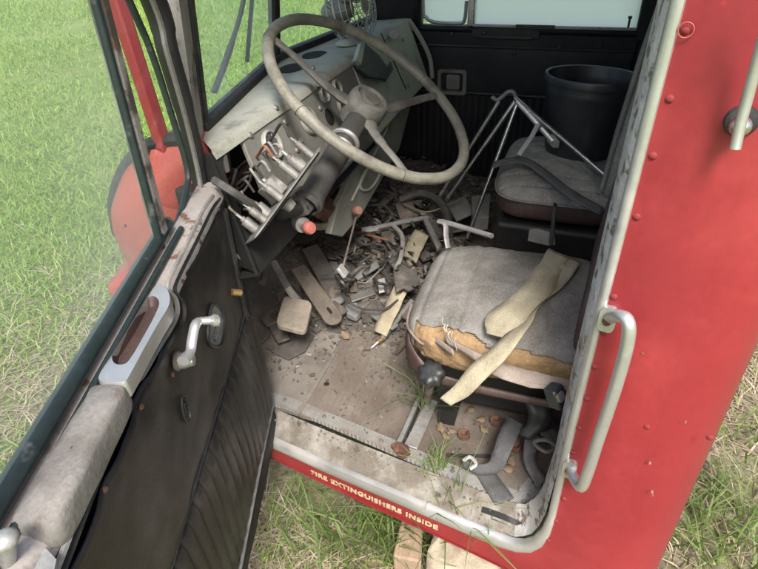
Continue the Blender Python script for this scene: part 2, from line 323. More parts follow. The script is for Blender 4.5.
for k_ in ('blacktrim', 'rubber', 'seatcloth', 'seatcloth2', 'ply', 'floor', 'dirt'): M[k_].node_tree.nodes['Principled BSDF'].inputs['Specular IOR Level'].default_value = .28
M['rivet'] = mat('dull_red_rivet', (.24, .022, .027), (.20, .017, .022), rough=.62, spec=.25, dirt=(.16, .05, .045), dscale=60, dlo=.55, dhi=.7)
# ------------------------------------------------------------------ light and sky
w = bpy.data.worlds.new('World'); scn.world = w; w.use_nodes = True
nt = w.node_tree; bg = nt.nodes['Background']; sky = nt.nodes.new('ShaderNodeTexSky'); sky.sky_type = 'NISHITA'; sky.sun_disc = False
SUN_EL, SUN_AZ = radians(52), radians(203)      # azimuth of the sun, counter-clockwise from +x
sky.sun_elevation = SUN_EL; sky.sun_rotation = pi/2-SUN_AZ; sky.air_density = 1.0; sky.dust_density = 4.0; sky.ozone_density = .6
nt.links.new(sky.outputs[0], bg.inputs[0]); bg.inputs[1].default_value = .13
sd = bpy.data.lights.new('sun', 'SUN'); sd.energy = 2.4; sd.angle = radians(16); sd.color = (1, .97, .92)
sun = bpy.data.objects.new('sun', sd); COL.objects.link(sun)
sdir = Vector((cos(SUN_AZ)*cos(SUN_EL), sin(SUN_AZ)*cos(SUN_EL), sin(SUN_EL)))
sun.rotation_euler = sdir.to_track_quat('Z', 'Y').to_euler(); sun.location = sdir*20
scn.view_settings.view_transform = 'Standard'; scn.view_settings.look = 'None'; scn.view_settings.gamma = 1; scn.view_settings.exposure = 1.22
scn.cycles.max_bounces = 8; scn.cycles.diffuse_bounces = 5; scn.cycles.transparent_max_bounces = 16
scn.cycles.use_denoising = True
try: scn.cycles.denoiser = 'OPENIMAGEDENOISE'
except Exception: pass
scn.cycles.use_adaptive_sampling = True; scn.cycles.adaptive_threshold = .015

# ------------------------------------------------------------------ ground
gm = bpy.data.materials.new('meadow_soil'); gm.use_nodes = True
nt = gm.node_tree; N = nt.nodes; L = nt.links; b = N['Principled BSDF']; b.inputs['Roughness'].default_value = 1
geo = N.new('ShaderNodeNewGeometry')
def gnoise(sc, det=6):
    n = N.new('ShaderNodeTexNoise'); n.inputs['Scale'].default_value = sc; n.inputs['Detail'].default_value = det; n.inputs['Roughness'].default_value = .7; L.new(geo.outputs['Position'], n.inputs['Vector']); return n
def gr(n, a, z):
    r = N.new('ShaderNodeMapRange'); r.inputs[1].default_value = a; r.inputs[2].default_value = z; L.new(n.outputs['Fac'], r.inputs[0]); return r.outputs[0]
def gmix(f, a, c):
    x = N.new('ShaderNodeMix'); x.data_type = 'RGBA'; L.new(f, x.inputs[0])
    if isinstance(a, tuple): x.inputs[6].default_value = a
    else: L.new(a, x.inputs[6])
    if isinstance(c, tuple): x.inputs[7].default_value = c
    else: L.new(c, x.inputs[7])
    return x.outputs[2]
green = gmix(gr(gnoise(22), .35, .65), (.13, .20, .03, 1), (.26, .34, .07, 1))
green = gmix(gr(gnoise(.9), .5, .75), green, (.30, .37, .10, 1))
tan = gmix(gr(gnoise(40), .35, .65), (.14, .11, .075, 1), (.38, .32, .23, 1))
sx = N.new('ShaderNodeSeparateXYZ'); L.new(geo.outputs['Position'], sx.inputs[0])
def dist_node(cx, cy):
    d = N.new('ShaderNodeVectorMath'); d.operation = 'DISTANCE'; L.new(geo.outputs['Position'], d.inputs[0]); d.inputs[1].default_value = (cx, cy, GROUND); return d.outputs['Value']
r = N.new('ShaderNodeMapRange'); r.inputs[1].default_value = 1.3; r.inputs[2].default_value = 2.5; r.inputs[3].default_value = .95; r.inputs[4].default_value = 0
L.new(dist_node(1.3, .1), r.inputs[0])
ad = N.new('ShaderNodeMath'); ad.operation = 'MULTIPLY'; ad.use_clamp = True; L.new(r.outputs[0], ad.inputs[0])
rr = N.new('ShaderNodeMapRange'); rr.inputs[1].default_value = .38; rr.inputs[2].default_value = .55; rr.inputs[3].default_value = .55; rr.inputs[4].default_value = 1; L.new(gnoise(3).outputs['Fac'], rr.inputs[0]); L.new(rr.outputs[0], ad.inputs[1])
L.new(gmix(ad.outputs[0], green, tan), b.inputs['Base Color'])
bu = N.new('ShaderNodeBump'); bu.inputs['Strength'].default_value = 1; bu.inputs['Distance'].default_value = .03; L.new(gnoise(45).outputs['Fac'], bu.inputs['Height']); L.new(bu.outputs[0], b.inputs['Normal'])
g = MB(); g.quad((-400, -400, GROUND), (400, -400, GROUND), (400, 400, GROUND), (-400, 400, GROUND))
tag(g.build('ground', gm), 'grassy field with dry thatch around the truck', kind='structure')

def blade_mat(name, attr_lo, attr_hi, third, trans=.45):
    m = bpy.data.materials.new(name); m.use_nodes = True; nt = m.node_tree; N = nt.nodes; L = nt.links
    b = N['Principled BSDF']; b.inputs['Roughness'].default_value = .55
    at = N.new('ShaderNodeAttribute'); at.attribute_name = 'tint'
    x = N.new('ShaderNodeValToRGB'); e = x.color_ramp.elements; e[0].color = rgb(attr_lo); e[1].color = rgb(third); e[1].position = 1; q = e.new(.55); q.color = rgb(attr_hi)
    L.new(at.outputs['Fac'], x.inputs[0]); L.new(x.outputs[0], b.inputs['Base Color'])
    tl = N.new('ShaderNodeBsdfTranslucent'); L.new(x.outputs[0], tl.inputs[0])
    mx = N.new('ShaderNodeMixShader'); mx.inputs[0].default_value = trans; L.new(b.outputs[0], mx.inputs[1]); L.new(tl.outputs[0], mx.inputs[2]); L.new(mx.outputs[0], N['Material Output'].inputs[0])
    return m
M['grass'] = blade_mat('grass_blade', (.13, .25, .028), (.27, .43, .065), (.50, .53, .19))
M['hay'] = blade_mat('dry_grass_blade', (.28, .215, .145), (.43, .36, .25), (.56, .50, .38), .25)
M['tuft'] = blade_mat('tuft_blade', (.085, .15, .035), (.17, .25, .07), (.33, .33, .16), .4)

def blades(name, m, pos, hgt, wid, lean, parent=None, seglen=3):
    n = len(pos); ang = RNG.uniform(0, 2*pi, n); la = RNG.uniform(0, 2*pi, n)
    d = np.stack([np.cos(la), np.sin(la), np.zeros(n)], 1); sd = np.stack([np.cos(ang), np.sin(ang), np.zeros(n)], 1)
    vs = []; 
    for k, (f, wf) in enumerate(((0, 1.), (.45, .85), (.8, .5), (1., 0))):
        c = pos + d*(lean*(f**1.8)*hgt)[:, None] + np.array([0, 0, 1])*(hgt*f*(1-.35*f*np.minimum(lean, 1.5)))[:, None]
        if wf > 0: vs += [c-sd*(wid*wf*.5)[:, None], c+sd*(wid*wf*.5)[:, None]]
        else: vs += [c]
    A = np.stack(vs, 1).reshape(-1, 3)           # n*7
    base = (np.arange(n)*7)[:, None]
    quads = np.concatenate([base+np.array([[0, 1, 3, 2]]), base+np.array([[2, 3, 5, 4]])], 0)
    tris = base+np.array([[4, 5, 6]])
    me = bpy.data.meshes.new(name); nq, ntr = len(quads), len(tris)
    off = np.zeros(3)
    if parent is None: off = np.array([pos[:, 0].mean(), pos[:, 1].mean(), pos[:, 2].min()])
    else: off = np.array(parent_world(parent))
    A = A-off
    me.vertices.add(len(A)); me.vertices.foreach_set('co', A.astype(np.float32).ravel())
    me.loops.add(nq*4+ntr*3); me.loops.foreach_set('vertex_index', np.concatenate([quads.ravel(), tris.ravel()]).astype(np.int32))
    me.polygons.add(nq+ntr)
    ls = np.concatenate([np.arange(nq)*4, nq*4+np.arange(ntr)*3]); me.polygons.foreach_set('loop_start', ls.astype(np.int32))
    at = me.attributes.new('tint', 'FLOAT', 'POINT'); at.data.foreach_set('value', np.repeat(RNG.beta(2, 2, n), 7).astype(np.float32))
    me.update(calc_edges=True); me.validate(); me.shade_smooth(); me.materials.append(m)
    o = bpy.data.objects.new(name, me); COL.objects.link(o)
    if parent is not None: o.parent = parent
    else: o.location = off
    return o
def inside_cab(x, y):
    a = (x-S0.x)*SD.x+(y-S0.y)*SD.y; o = (x-S0.x)*SN.x+(y-S0.y)*SN.y
    return (o < .055) & (a > -.22) & (a < 1.12) & (x < 2.6)
def field_noise(x, y, s):
    return np.array([mnoise.noise((px*s, py*s, .3)) for px, py in zip(x, y)])
def scatter(n, r0, r1, power, a0=-55, a1=80):
    u = RNG.uniform(0, 1, n); p = 2-power
    r = (r0**p+(r1**p-r0**p)*u)**(1/p); a = np.radians(RNG.uniform(a0, a1, n)); return r*np.cos(a), r*np.sin(a), r
# green meadow
x, y, r = scatter(430000, .55, 17, 1.75, -52, 78)
dc = np.hypot(x-1.3, y-.1); fn = field_noise(x, y, 1.1); fn2 = field_noise(x, y, 4)
pk = np.clip((dc-1.1)/1.5, .14, 1)*np.clip(.75+1.1*fn+.6*fn2, .12, 1)
k = (RNG.uniform(0, 1, len(x)) < pk) & ~inside_cab(x, y); x, y, r = x[k], y[k], r[k]
pos = np.stack([x, y, np.full(len(x), GROUND-.004)], 1)
gr_ = blades('grass', M['grass'], pos, RNG.uniform(.022, .065, len(x))*(1+.05*r), RNG.uniform(.0025, .005, len(x))*(1+.22*r), RNG.uniform(.3, 1.5, len(x)))
tag(gr_, 'bright green meadow grass beyond the open truck door', kind='stuff')
# dry thatch
x, y, r = scatter(150000, .45, 7, 1.6, -58, 85)
dc = np.hypot(x-1.3, y-.1); fn = field_noise(x, y, 1.4)
pk = np.clip(1.0-(dc-.95)/1.4, .04, 1)*np.clip(.75+1.3*fn, .12, 1)
k = (RNG.uniform(0, 1, len(x)) < pk) & ~inside_cab(x, y); x, y, r = x[k], y[k], r[k]
pos = np.stack([x, y, np.full(len(x), GROUND-.002)], 1)
hy = blades('dry_grass', M['hay'], pos, RNG.uniform(.02, .06, len(x)), RNG.uniform(.0025, .0045, len(x))*(1+.2*r), RNG.uniform(1.0, 3.2, len(x)))
tag(hy, 'dead tan thatch around the truck', kind='stuff')
# ------------------------------------------------------------------ the truck and its cab shell
TR = thing('fire_truck', (1.6, .25, GROUND), 'old faded red fire truck cab with driver door standing open', 'fire truck')
ZT = 1.38
XR = 2.42       # passenger side, inner face
# opening outline on the driver's side (outer edge of the bright trim), from roof down the rear post, round the corner, forward along the sill
OUT = [(-.058, ZT-.06), (-.056, .96), (-.054, .83), (-.052, .667), (-.05, .517), (-.049, .352), (-.05, .216), (-.05, .10)]
OUT += [(-.047, .05), (-.038, .008), (-.022, -.022), (.004, -.042), (.040, -.052), (.09, -.057), (.15, -.061), (.22, -.065), (.32, -.07), (.458, -.078), (.56, -.081), (.66, -.083), (.74, -.085)]
def inward(i):
    a = Vector(OUT[max(i-1, 0)]); c = Vector(OUT[min(i+1, len(OUT)-1)]); d = (c-a).normalized(); return Vector((-d.y, d.x)), i/(len(OUT)-1)
def sweep(prof, lo=1.0, hi=1.0):
    rows = []
    for i, (a, z) in enumerate(OUT):
        n, f = inward(i)
        s = hi if i > 12 else (lo if i < 7 else lo+(hi-lo)*(i-7)/5)
        rows.append([SP(a+n.x*d*s, o, z+n.y*d*s) for d, o in prof])
    return rows
# red outer skin behind and under the opening, rolled round the rear corner
rows = []
nO = len(OUT)
for i, (a, z) in enumerate(OUT):
    if i <= 8: q = (-.155, z if i < 8 else .02)
    elif i == 9: q = (-.155, -.06)
    elif i == 10: q = (-.155, -.16)
    elif i == 11: q = (-.06, -.16)
    else: q = (a+.006 if i > 12 else .02, min(-.118, z-.047))
    r_ = []
    for k in range(6):
        f = k/5; bulge = .006*sin(pi*f) if i < 9 else 0
        r_.append(SP(a+(q[0]-a)*f, .06+bulge, z+(q[1]-z)*f))
    rows.append(r_)
body = MB().grid(rows)
zs = [ZT+.02, .9, .7, .5, .35, .2, .06, -.06, -.16]
rr = []
for z in zs:
    row = [SP(-.155, .06, z)]
    for k in range(1, 8):
        an = radians(90*k/7); row.append(SP(-.155-.085*sin(an), .06-.085*(1-cos(an)), z))
    e = row[-1]; row.append(V(e.x+.06, -.315, z)); row.append(V(XR+.04, -.33, z)); rr.append(row)
body.grid(rr)
# under-flange of the rocker
body.grid([[SP(a, .06, -.128-(.01 if a > .3 else 0)), SP(a, .0, -.14), SP(a, -.05, -.10)] for a in (.02, .2, .35, .5, .66)])
BODY = body.build('body_shell', M['red'], TR, solid=0)
# side skin ahead of the door, the front corner and the nose
nose = MB()
rr = []
for z, bul in ((-.14, .0), (.1, .03), (.3, .045), (.44, .03), (.50, .015), (.545, -.01)):
    row = [SP(.70, .05, z), SP(.80, .055, z), SP(.90, .05, z)]
    c = SP(.90, -.06, z)
    for k in range(1, 6):
        an = radians(90*k/5); row.append(c+SN*(.11*cos(an))+V(.2, .98, 0)*((.13+bul)*sin(an)))
    e = row[-1]; row.append(V(1.75, e.y+.05, z)); row.append(V(XR+.05, e.y, z)); rr.append(row)
nose.grid(rr); nose.build('nose_panel', M['salmon'], TR)
cw = MB(); cw.grid([[V(.99, .93, .53), V(1.62, .99, .53), V(2.47, .93, .53)], [V(.99, .85, .565), V(1.62, .95, .56), V(2.47, .88, .565)], [V(.99, .755, .632), V(1.62, .885, .628), V(2.47, .80, .632)]]); cw.build('cowl', M['red_dirty'], TR)
# bright trim bead and the jamb channel
tr = MB().grid(sweep([(-.004, .060), (-.002, .0638), (.002, .0652), (.007, .0650), (.012, .0630), (.0155, .059), (.017, .050)], .72, 1.6))
tr.build('door_trim', M['steel'], TR)
jb = MB(); rows = sweep([(.0272, .050), (.034, .034), (.047, .016), (.055, .008), (.062, -.002)]); jb.grid(rows[11:])
jb.build('door_sill', M['sill'], TR)
rj = sweep([(.0122, .050), (.0165, .046), (.021, .034), (.027, .016), (.029, .002)])[:12]
for i in range(7, 12): rj[i] = [p.lerp(q, min(1, (i-6)/4)) for p, q in zip(rj[i], rows[i])]
jb = MB(); jb.grid(rj)
jb.build('door_jamb', M['jamb'], TR, jitter=.0015, jsc=60)
ws = MB(); rows = sweep([(.041, .030), (.045, .028), (.048, .020), (.044, .016)], .6, 1); ws.grid(rows[9:14]); ws.build('weather_strip', M['rubber'], TR, jitter=.003, jsc=40)
# loose torn piece of the weather strip hanging over the sill
# tread strip along the floor edge
tp = MB(); A = [(.70, .028, .05), (.67, .004, .034), (.62, -.004, .032), (.45, -.006, .032), (.25, -.006, .032), (.08, -.006, .032), (.03, -.010, .032), (.008, -.03, .034), (-.004, -.075, .036)]
up = []; 
for i, (a, o, wd) in enumerate(A): up.append(SP(a, o, .004))
rows = []
for i in range(len(up)):
    d = (up[min(i+1, len(up)-1)]-up[max(i-1, 0)]).normalized(); n = V(-d.y, d.x, 0)
    if n.dot(SN) > 0: n = -n
    wv = n*A[i][2]; rows.append([up[i]-V(0, 0, .012), up[i], up[i]+wv, up[i]+wv-V(0, 0, .012)])
tp.grid(rows); TP = tp.build('tread_strip', M['tread'], TR)
for f in (.02, .18, .36, .52, .64): MB().lathe([(0, .004), (.004, .0035), (.0055, 0)], SP(f, -.02, .005), (0, 0, 1), 10).build('screw', M['greymetal'], TP)
# floor: dusty steel in front, plywood behind
fl = MB(); fl.prism([SP(.50, -.02, -.02), SP(.74, .01, -.02), V(1.0, .92, -.02), V(XR, .92, -.02), V(XR, .45, -.02)], V(0, 0, .018)); FL = fl.build('cab_floor', M['floor'], TR)
py = MB(); e0 = SP(.0, -.03, 0); seam = .525
py.prism([V(S0.x+.02, -.30, -.012), SP(.0, -.025, -.012), SP(.2, -.025, -.012), SP(.4, -.025, -.012), V(.862, seam, -.012), V(1.36, seam+.01, -.012), V(XR, seam, -.012), V(XR, -.30, -.012)], V(0, 0, .015))
py.build('plywood_floor', M['ply'], TR, bev=.002)
p = Z(326.5, 384, .0035); h = MB().lathe([(0, .0006), (.0065, .0006), (.0075, .0)], p, (0, 0, 1), 18); h.build('bolt_hole', M['dark'], TR)
sm = MB().prism([Z(297, 413, .0035), Z(301, 414, .0035), Z(336, 355, .0035), Z(333, 354, .0035)], V(0, 0, .003)); sm.build('seam_strip', M['floor'], TR)
# firewall and toe board
fw_ = MB(); fw_.prism([V(1.01, .93, -.02), V(XR, .93, -.02), V(XR, .93, .56), V(1.01, .93, .56)], V(0, .02, 0)); fw_.build('firewall', M['blackpaint'], TR)
tb = MB(); tb.prism([V(1.0, .75, .0), V(XR, .75, .0), V(XR, .925, .22), V(1.0, .925, .22)], V(0, .012, .012)); tb.build('toe_board', M['darkscrap'], TR)
# rear wall, roof, hinge post, windscreen posts
rw = MB().box((.78, -.31, -.02), (XR, -.29, ZT)); rw.build('rear_wall', M['headliner'], TR)
rf = MB(); rf.prism([SP(-.235, .05, ZT), SP(.74, .05, ZT), V(.95, .72, ZT), V(1.615, .84, ZT), V(XR+.05, .76, ZT), V(XR+.05, -.33, ZT)], V(0, 0, .05)); RF = rf.build('roof', M['red'], TR, bev=.02, seg=3)
hl = MB(); hl.prism([SP(-.2, -.02, ZT-.03), SP(.70, -.02, ZT-.03), V(.97, .68, ZT-.03), V(XR, .68, ZT-.03), V(XR, -.28, ZT-.03)], V(0, 0, .022)); hl.build('headliner', M['headliner'], RF)
# driver-side windscreen post: chipped grey inside, red outside
WT = ZT-.02
def post(bot, top, h0, h1): return [V(x, y, h0) for x, y in bot], [V(x, y, h1) for x, y in top]
b0, b1 = post([(.905, .684), (.957, .765), (.990, .768), (1.006, .737)], [(.885, .60), (.937, .68), (.970, .683), (.988, .652)], .60, WT)
pm = MB(); pm.grid([b0, b1], cv=True); PP = pm.build('windscreen_post', M['pillarpaint'], TR)
om = MB(); om.obox(XX(148, 95, .915)*.5+XX(116, 0, .905)*.5, (XX(116, 0, .905)-XX(172, 175, .92)), V(.004, .014, 0), V(.012, -.003, 0)); om.build('corner_bar', M['red'], TR, bev=.004)
sl = MB(); sl.tube([b0[3]+V(.004, -.004, -.02), b1[3]+V(.004, -.004, 0)], .0055, 8); sl.build('post_seal', M['rubber'], PP)
hp_ = MB(); hp_.prism([SP(.715, .035, -.12), SP(.79, .035, -.12), SP(.79, -.03, -.12), SP(.715, -.03, -.12)], V(0, 0, .70)); hp_.build('hinge_post', M['blackpaint'], TR, bev=.006)
MB().prism(cr([SP(.735, .040, -.12), SP(.83, .045, -.10), SP(.84, .045, .2), SP(.835, .045, .40), SP(.81, .040, .48), SP(.77, .040, .52), SP(.735, .040, .51)], 5), SN*.004).build('cowl_side', M['salmon'], TR)
MB().sphere(SP(.80, .052, .50), .02, 14, 10, (.6, 1, 1.2)).build('dark_blob', M['rubber'], TR)  # small dark blob on the cowl side, part unknown, not a lamp
kp = MB(); kp.prism([SP(.73, -.035, -.01), V(.99, .92, -.01), V(1.0, .92, -.01), SP(.73, -.05, -.01)], V(0, 0, .42)); kp.build('kick_panel', M['blackpaint'], TR)
# windscreen with centre bar
def WP(x, f): return V(x, (np.interp(x, [1.0, 1.615, 2.32], [.738, .872, .79]))-.088*f, .652+(WT-.652)*f)
for x0, x1 in ((1.002, 1.605), (1.625, 2.30)):
    g_ = MB().quad(WP(x0, 0), WP(x1, 0), WP(x1, 1), WP(x0, 1)); G = g_.build('windscreen', M['windscreen'], TR)
    t_ = MB().tube([WP(x0, .004), WP(x1, .004), WP(x1, 1), WP(x0, 1)], .014, 8, closed=True); t_.build('windscreen_seal', M['rubber'], G)
cb = MB().obox((WP(1.615, 0)+WP(1.615, 1))/2, V(.011, 0, 0), (WP(1.615, 1)-WP(1.615, 0))/2, V(0, .012, 0)); cb.build('centre_bar', M['blackpaint'], TR)
rp = MB(); rp.prism([V(2.29, .80, .60), V(XR+.02, .80, .60), V(XR+.02, .64, .60), V(2.37, .64, .60)], V(0, -.06, WT-.6)); rp.build('windscreen_post', M['blacktrim'], TR, bev=.008)
hd_ = MB().prism([V(.91, .58, ZT-.14), V(XR+.02, .60, ZT-.14), V(XR+.02, .715, ZT-.14), V(1.615, .80, ZT-.14), V(.91, .655, ZT-.14)], V(0, 0, .13)); hd_.build('roof_header', M['headliner'], TR)
# wiper outside the glass
p0 = YY(222, 88, .83); 
wp = MB(); b_ = [YY(214, 92, .89), YY(226, 60, .89), YY(241, 12, .87), YY(247, -25, .86)]
wp.tube(cr(b_, 4), [.011]*6+[.008]*7, 6, flat=.6); WPR = wp.build('wiper', M['blackplastic'], TR)
q = MB().tube([YY(247, 62, .88), YY(254, -25, .86)], .006, 6); q.build('wiper_blade', M['rubber'], WPR)
# front corner fender with a rubber lip, and the bumper end, seen through the vent window
def FX(x, y): return XX(x, y, .925)
fo = [(166, 140), (146, 147), (129, 163), (119, 185), (114, 206), (118, 232), (127, 256), (138, 276), (150, 300), (200, 300), (215, 230), (205, 150)]
fo_c = cr([FX(*q) for q in fo], 5, closed=True); fcn = sum(fo_c, V(0, 0, 0))/len(fo_c)
fe = MB(); fe.grid([[q+V(.10, .03, -.01) for q in fo_c]]+[[fcn+(q-fcn)*f+V(-.07*(1-f**2.4), .01*(1-f), .02*(1-f*f)) for q in fo_c] for f in (1.0, .985, .95, .88, .76, .6, .4, .2, .02)], cv=True); FE = fe.build('fender', M['salmon'], TR, angle=80)
lp = MB().tube(cr([FX(*q)+V(-.004, .006, .002) for q in [(186, 139), (168, 141), (149, 148), (132, 164), (122, 184), (118, 206), (122, 234)]], 5), .0145, 8); lp.build('fender_lip', M['rubber'], FE)
for q in ((152, 158), (133, 178)): MB().sphere(FX(*q)-V(.022, 0, 0), .006, 10, 6).build('bolt', M['red_dirty'], FE)
bp = MB().prism([XX(x, y, .90) for x, y in [(105, 287), (128, 274), (150, 262), (190, 262), (190, 312), (140, 310), (121, 305), (108, 296)]], V(.3, .10, 0)); bp.build('bumper', M['red_dirty'], TR, bev=.02, seg=3)

# rivets on the side panel
riv = None
def rivet(x, y, r=.006, o=.062):
    global riv
    p = SPX(x, y, o)
    if riv is None:
        riv = MB().lathe([(0, .0026), (.0025, .0023), (.004, .0012), (.0050, 0)], p, SN, 14).build('rivet', M['rivet'], BODY); riv['_p'] = 0; rivet.p = p; del riv['_p']
        return riv
    c = riv.copy(); COL.objects.link(c); c.parent = BODY; c.location = p-rivet.p; s = r/.006
    return c
for q in [(686, 30), (670, 99), (653, 156), (637, 217), (614, 297), (604, 333), (595, 367), (587, 399), (579, 428), (573, 453), (564, 499), (556, 521), (548, 540)]: rivet(*q)
for x, y, r_ in ((650, 462, .0010), (652, 491, .0013), (653, 494, .0009), (686, 421, .0010), (643, 352, .0009)): MB().prism([SPX(x, y, .0635)+SD*(r_*cos(k)*RNG.uniform(.5, 1.6))+V(0, 0, r_*sin(k)*RNG.uniform(.5, 1.3)) for k in (0, 1, 2, 3, 4, 5.2)], SN*.0045).build('paint_chip', M['palevinyl'], BODY)
for q in [(599, 410), (612, 421), (647, 427), (710, 438)]: rivet(*q)
MB().torus(SPX(686, 30, .0655), SN, .0072, .0007, 20, 6).build('rivet_washer', M['salmon'], BODY)
# lettering on the rocker
tc = bpy.data.curves.new('lettering', 'FONT'); tc.body = 'FIRE EXTINGUISHERS INSIDE'; tc.size = .0215; tc.extrude = .0008; tc.offset = .0009; tc.space_character = 1.16
to = bpy.data.objects.new('lettering', tc); COL.objects.link(to)
bpy.context.view_layer.update()
dg = bpy.context.evaluated_depsgraph_get(); tm = bpy.data.meshes.new_from_object(to.evaluated_get(dg)); bpy.data.objects.remove(to)
xs = np.array([v.co.x for v in tm.vertices]); wtxt = xs.max()
a_start, a_end = .515, .175
for v in tm.vertices:
    a = a_start+(a_end-a_start)*v.co.x/wtxt; zb = np.interp(a, [.04, .15, .32, .458, .66], [-.052, -.061, -.07, -.078, -.083])
    v.co = SP(a, .0622+v.co.z*.6, zb-.036+v.co.y)-parent_world(BODY)
tm.materials.append(M['text']); to = bpy.data.objects.new('lettering', tm); COL.objects.link(to); to.parent = BODY
# grab handle
b0_, b1_, b2_, b3_ = SPX(608, 318, .064), SPX(628, 322, .105), SPX(584, 481, .105), SPX(570, 468, .064)
gp = cr([b0_, SPX(619, 316, .092), b1_, SPX(627, 345, .107), SPX(614, 392, .107), SPX(598, 440, .107), SPX(588, 472, .106), SPX(581, 487, .098), SPX(573, 476, .078), b3_], 6)
gh = MB().tube(gp, .0088, 12); GH = gh.build('grab_handle', M['smoothalu'], TR)
for p_, q_ in ((b0_, (.5, -.2)), (b3_, (.5, .2))):
    f = MB().rbox(p_+SN*.002, V(0, 0, .02), SD*.011, SN*.004, .6); f.build('handle_foot', M['smoothalu'], GH)
    MB().lathe([(0, .010), (.004, .0095), (.006, .006), (.0065, 0)], p_+SN*.005, SN, 8).build('bolt', M['rust'], GH)
# mirror stay with ball joint
m0 = SPX(741, 121, .064)
rb = MB().lathe([(0, .008), (.009, .008), (.014, .006), (.0165, 0)], m0, SN, 20); MSY = rb.build('mirror_stay', M['rubber'], TR)
MB().sphere(m0+SN*.018, .0105, 16, 10).build('ball_joint', M['chrome'], MSY)
rd = MB().tube([SPX(735, 149, .095), SPX(741, 121, .09), SPX(760, 50, .095), SPX(785, -40, .12)], .0055, 10); rd.build('stay_rod', M['smoothalu'], MSY)

# ------------------------------------------------------------------ passenger door
PD = XR-.02
def PX(x, y, d=0.0): return XX(x, y, PD-d)
pdm = MB().box((PD+.0, -.20, -.1), (PD+.05, .64, .60)); PDR = pdm.build('cab_door', M['blacktrim'], TR, bev=.005)
MB().box((XR-.005, .63, -.1), (XR+.03, .95, .60)).build('kick_panel', M['blacktrim'], TR)
MB().box((XR-.005, -.31, -.1), (XR+.03, -.19, ZT)).build('side_panel', M['blacktrim'], TR)
o = MB().box((PD+.051, -.20, -.12), (PD+.056, .64, .60)); o.build('outer_skin', M['red'], PDR)
z_sill = .622
fr = MB()
for lo, hi in (((PD-.005, -.26, .60), (PD+.05, .66, z_sill)), ((PD-.005, -.29, .58), (PD+.05, -.185, ZT)), ((PD-.005, .62, .58), (PD+.05, .70, ZT)), ((PD-.005, -.29, ZT-.15), (PD+.05, .70, ZT-.02))): fr.box(lo, hi)
fr.build('window_frame', M['blacktrim'], PDR, bev=.012, seg=3)
gl = MB().quad((PD+.02, -.19, .615), (PD+.02, .42, .615), (PD+.02, .42, ZT-.1), (PD+.02, -.19, ZT-.1)); gl.build('window_pane', M['overexposed'], PDR)
gl = MB().quad((PD+.021, .43, .63), (PD+.021, .615, .63), (PD+.021, .615, ZT-.1), (PD+.021, .43, ZT-.1)); gl.build('vent_pane', M['overexposed'], PDR)
dv = MB().box((PD-.008, .405, z_sill), (PD+.03, .432, ZT-.1)); dv.build('vent_bar', M['chrome'], PDR, bev=.004)
vf = MB().tube(cr([V(PD-.002, .44, z_sill+.09), V(PD-.002, .445, z_sill+.022), V(PD-.002, .47, z_sill+.010), V(PD-.002, .56, z_sill+.012), V(PD-.002, .598, z_sill+.03), V(PD-.002, .612, z_sill+.09), V(PD-.002, .615, 1.2)], 5), .007, 8); vf.build('vent_frame', M['alu'], PDR)
ss = MB().box((PD-.009, -.185, z_sill), (PD-.001, .41, z_sill+.010)); ss.build('sill_strip', M['alu'], PDR, bev=.002)
ss = MB().box((PD-.012, .10, z_sill+.001), (PD-.003, .245, z_sill+.012)); ss.build('sill_clip', M['blackplastic'], PDR)
lk = MB().tube([V(PD-.005, -.155, z_sill), V(PD-.005, -.155, z_sill+.04)], .004, 8).cyl(V(PD-.005, -.155, z_sill+.04), V(PD-.005, -.155, z_sill+.048), .007); lk.build('lock_button', M['blackplastic'], PDR)
pr = MB(); c = PX(505, 34, .004); pr.rbox(c, V(0, .13, 0), V(0, 0, .020), V(.004, 0, 0), .5); pr.build('pull_pocket', M['blackpaint'], PDR, bev=.002)
c = PX(505, 37, .010); pr = MB().rbox(c, V(0, .11, 0), V(0, 0, .007), V(.004, 0, 0), .7); pr.build('pull_grip', M['blackplastic'], PDR, bev=.002)
# quilted upper panel with buttons
rows = []
zs_ = np.linspace(.545, .375, 14); ys_ = np.linspace(.63, -.19, 40)
for z in zs_:
    rows.append([V(PD-.006-.007*(max(0, sin(pi*(z-.375)/.17))**.5)*(1-.35*abs(sin(y*11))), y, z) for y in ys_])
MB().grid(rows).build('upper_panel', M['blacktrim'], PDR)
for x, y in ((484, 33), (514, 53), (452, 34), (560, 47), (600, 46)): MB().lathe([(0, .005), (.006, .004), (.009, 0)], PX(x, y, .012), (-1, 0, 0), 12).build('trim_button', M['blackplastic'], PDR)
rows = []
for z in np.linspace(.36, -.02, 10):
    rows.append([V(PD-.004-.007*abs(sin((y)*pi/.028)), y, z) for y in np.linspace(.63, -.19, 300)])
MB().grid(rows).build('pleated_panel', M['blacktrim'], PDR)
for z in (.368, .55): MB().tube([V(PD-.010, .63, z), V(PD-.010, -.19, z)], .005, 6).build('piping', M['blackplastic'], PDR)
c = PX(452, 82, .012)
cup = MB(); 
def rring(c, hy, hz, r, n=6):
    out = []
    for qy, qz, a0 in ((1, 1, 0), (-1, 1, 90), (-1, -1, 180), (1, -1, 270)):
        for k in range(n):
            a = radians(a0+k*90/(n-1)); out.append(c+V(0, qy*(hy-r)+r*cos(a), qz*(hz-r)+r*sin(a)))
    return out
cup.grid([rring(c+V(.004, 0, 0), .062, .052, .015), rring(c-V(.006, 0, 0), .060, .050, .014), rring(c-V(.006, 0, 0), .046, .038, .010), rring(c+V(.010, 0, 0), .042, .034, .010)], cv=True)
cup.prism(rring(c+V(.010, 0, 0), .042, .034, .010), V(.002, 0, 0)); CUP = cup.build('handle_cup', M['greymetal'], PDR)
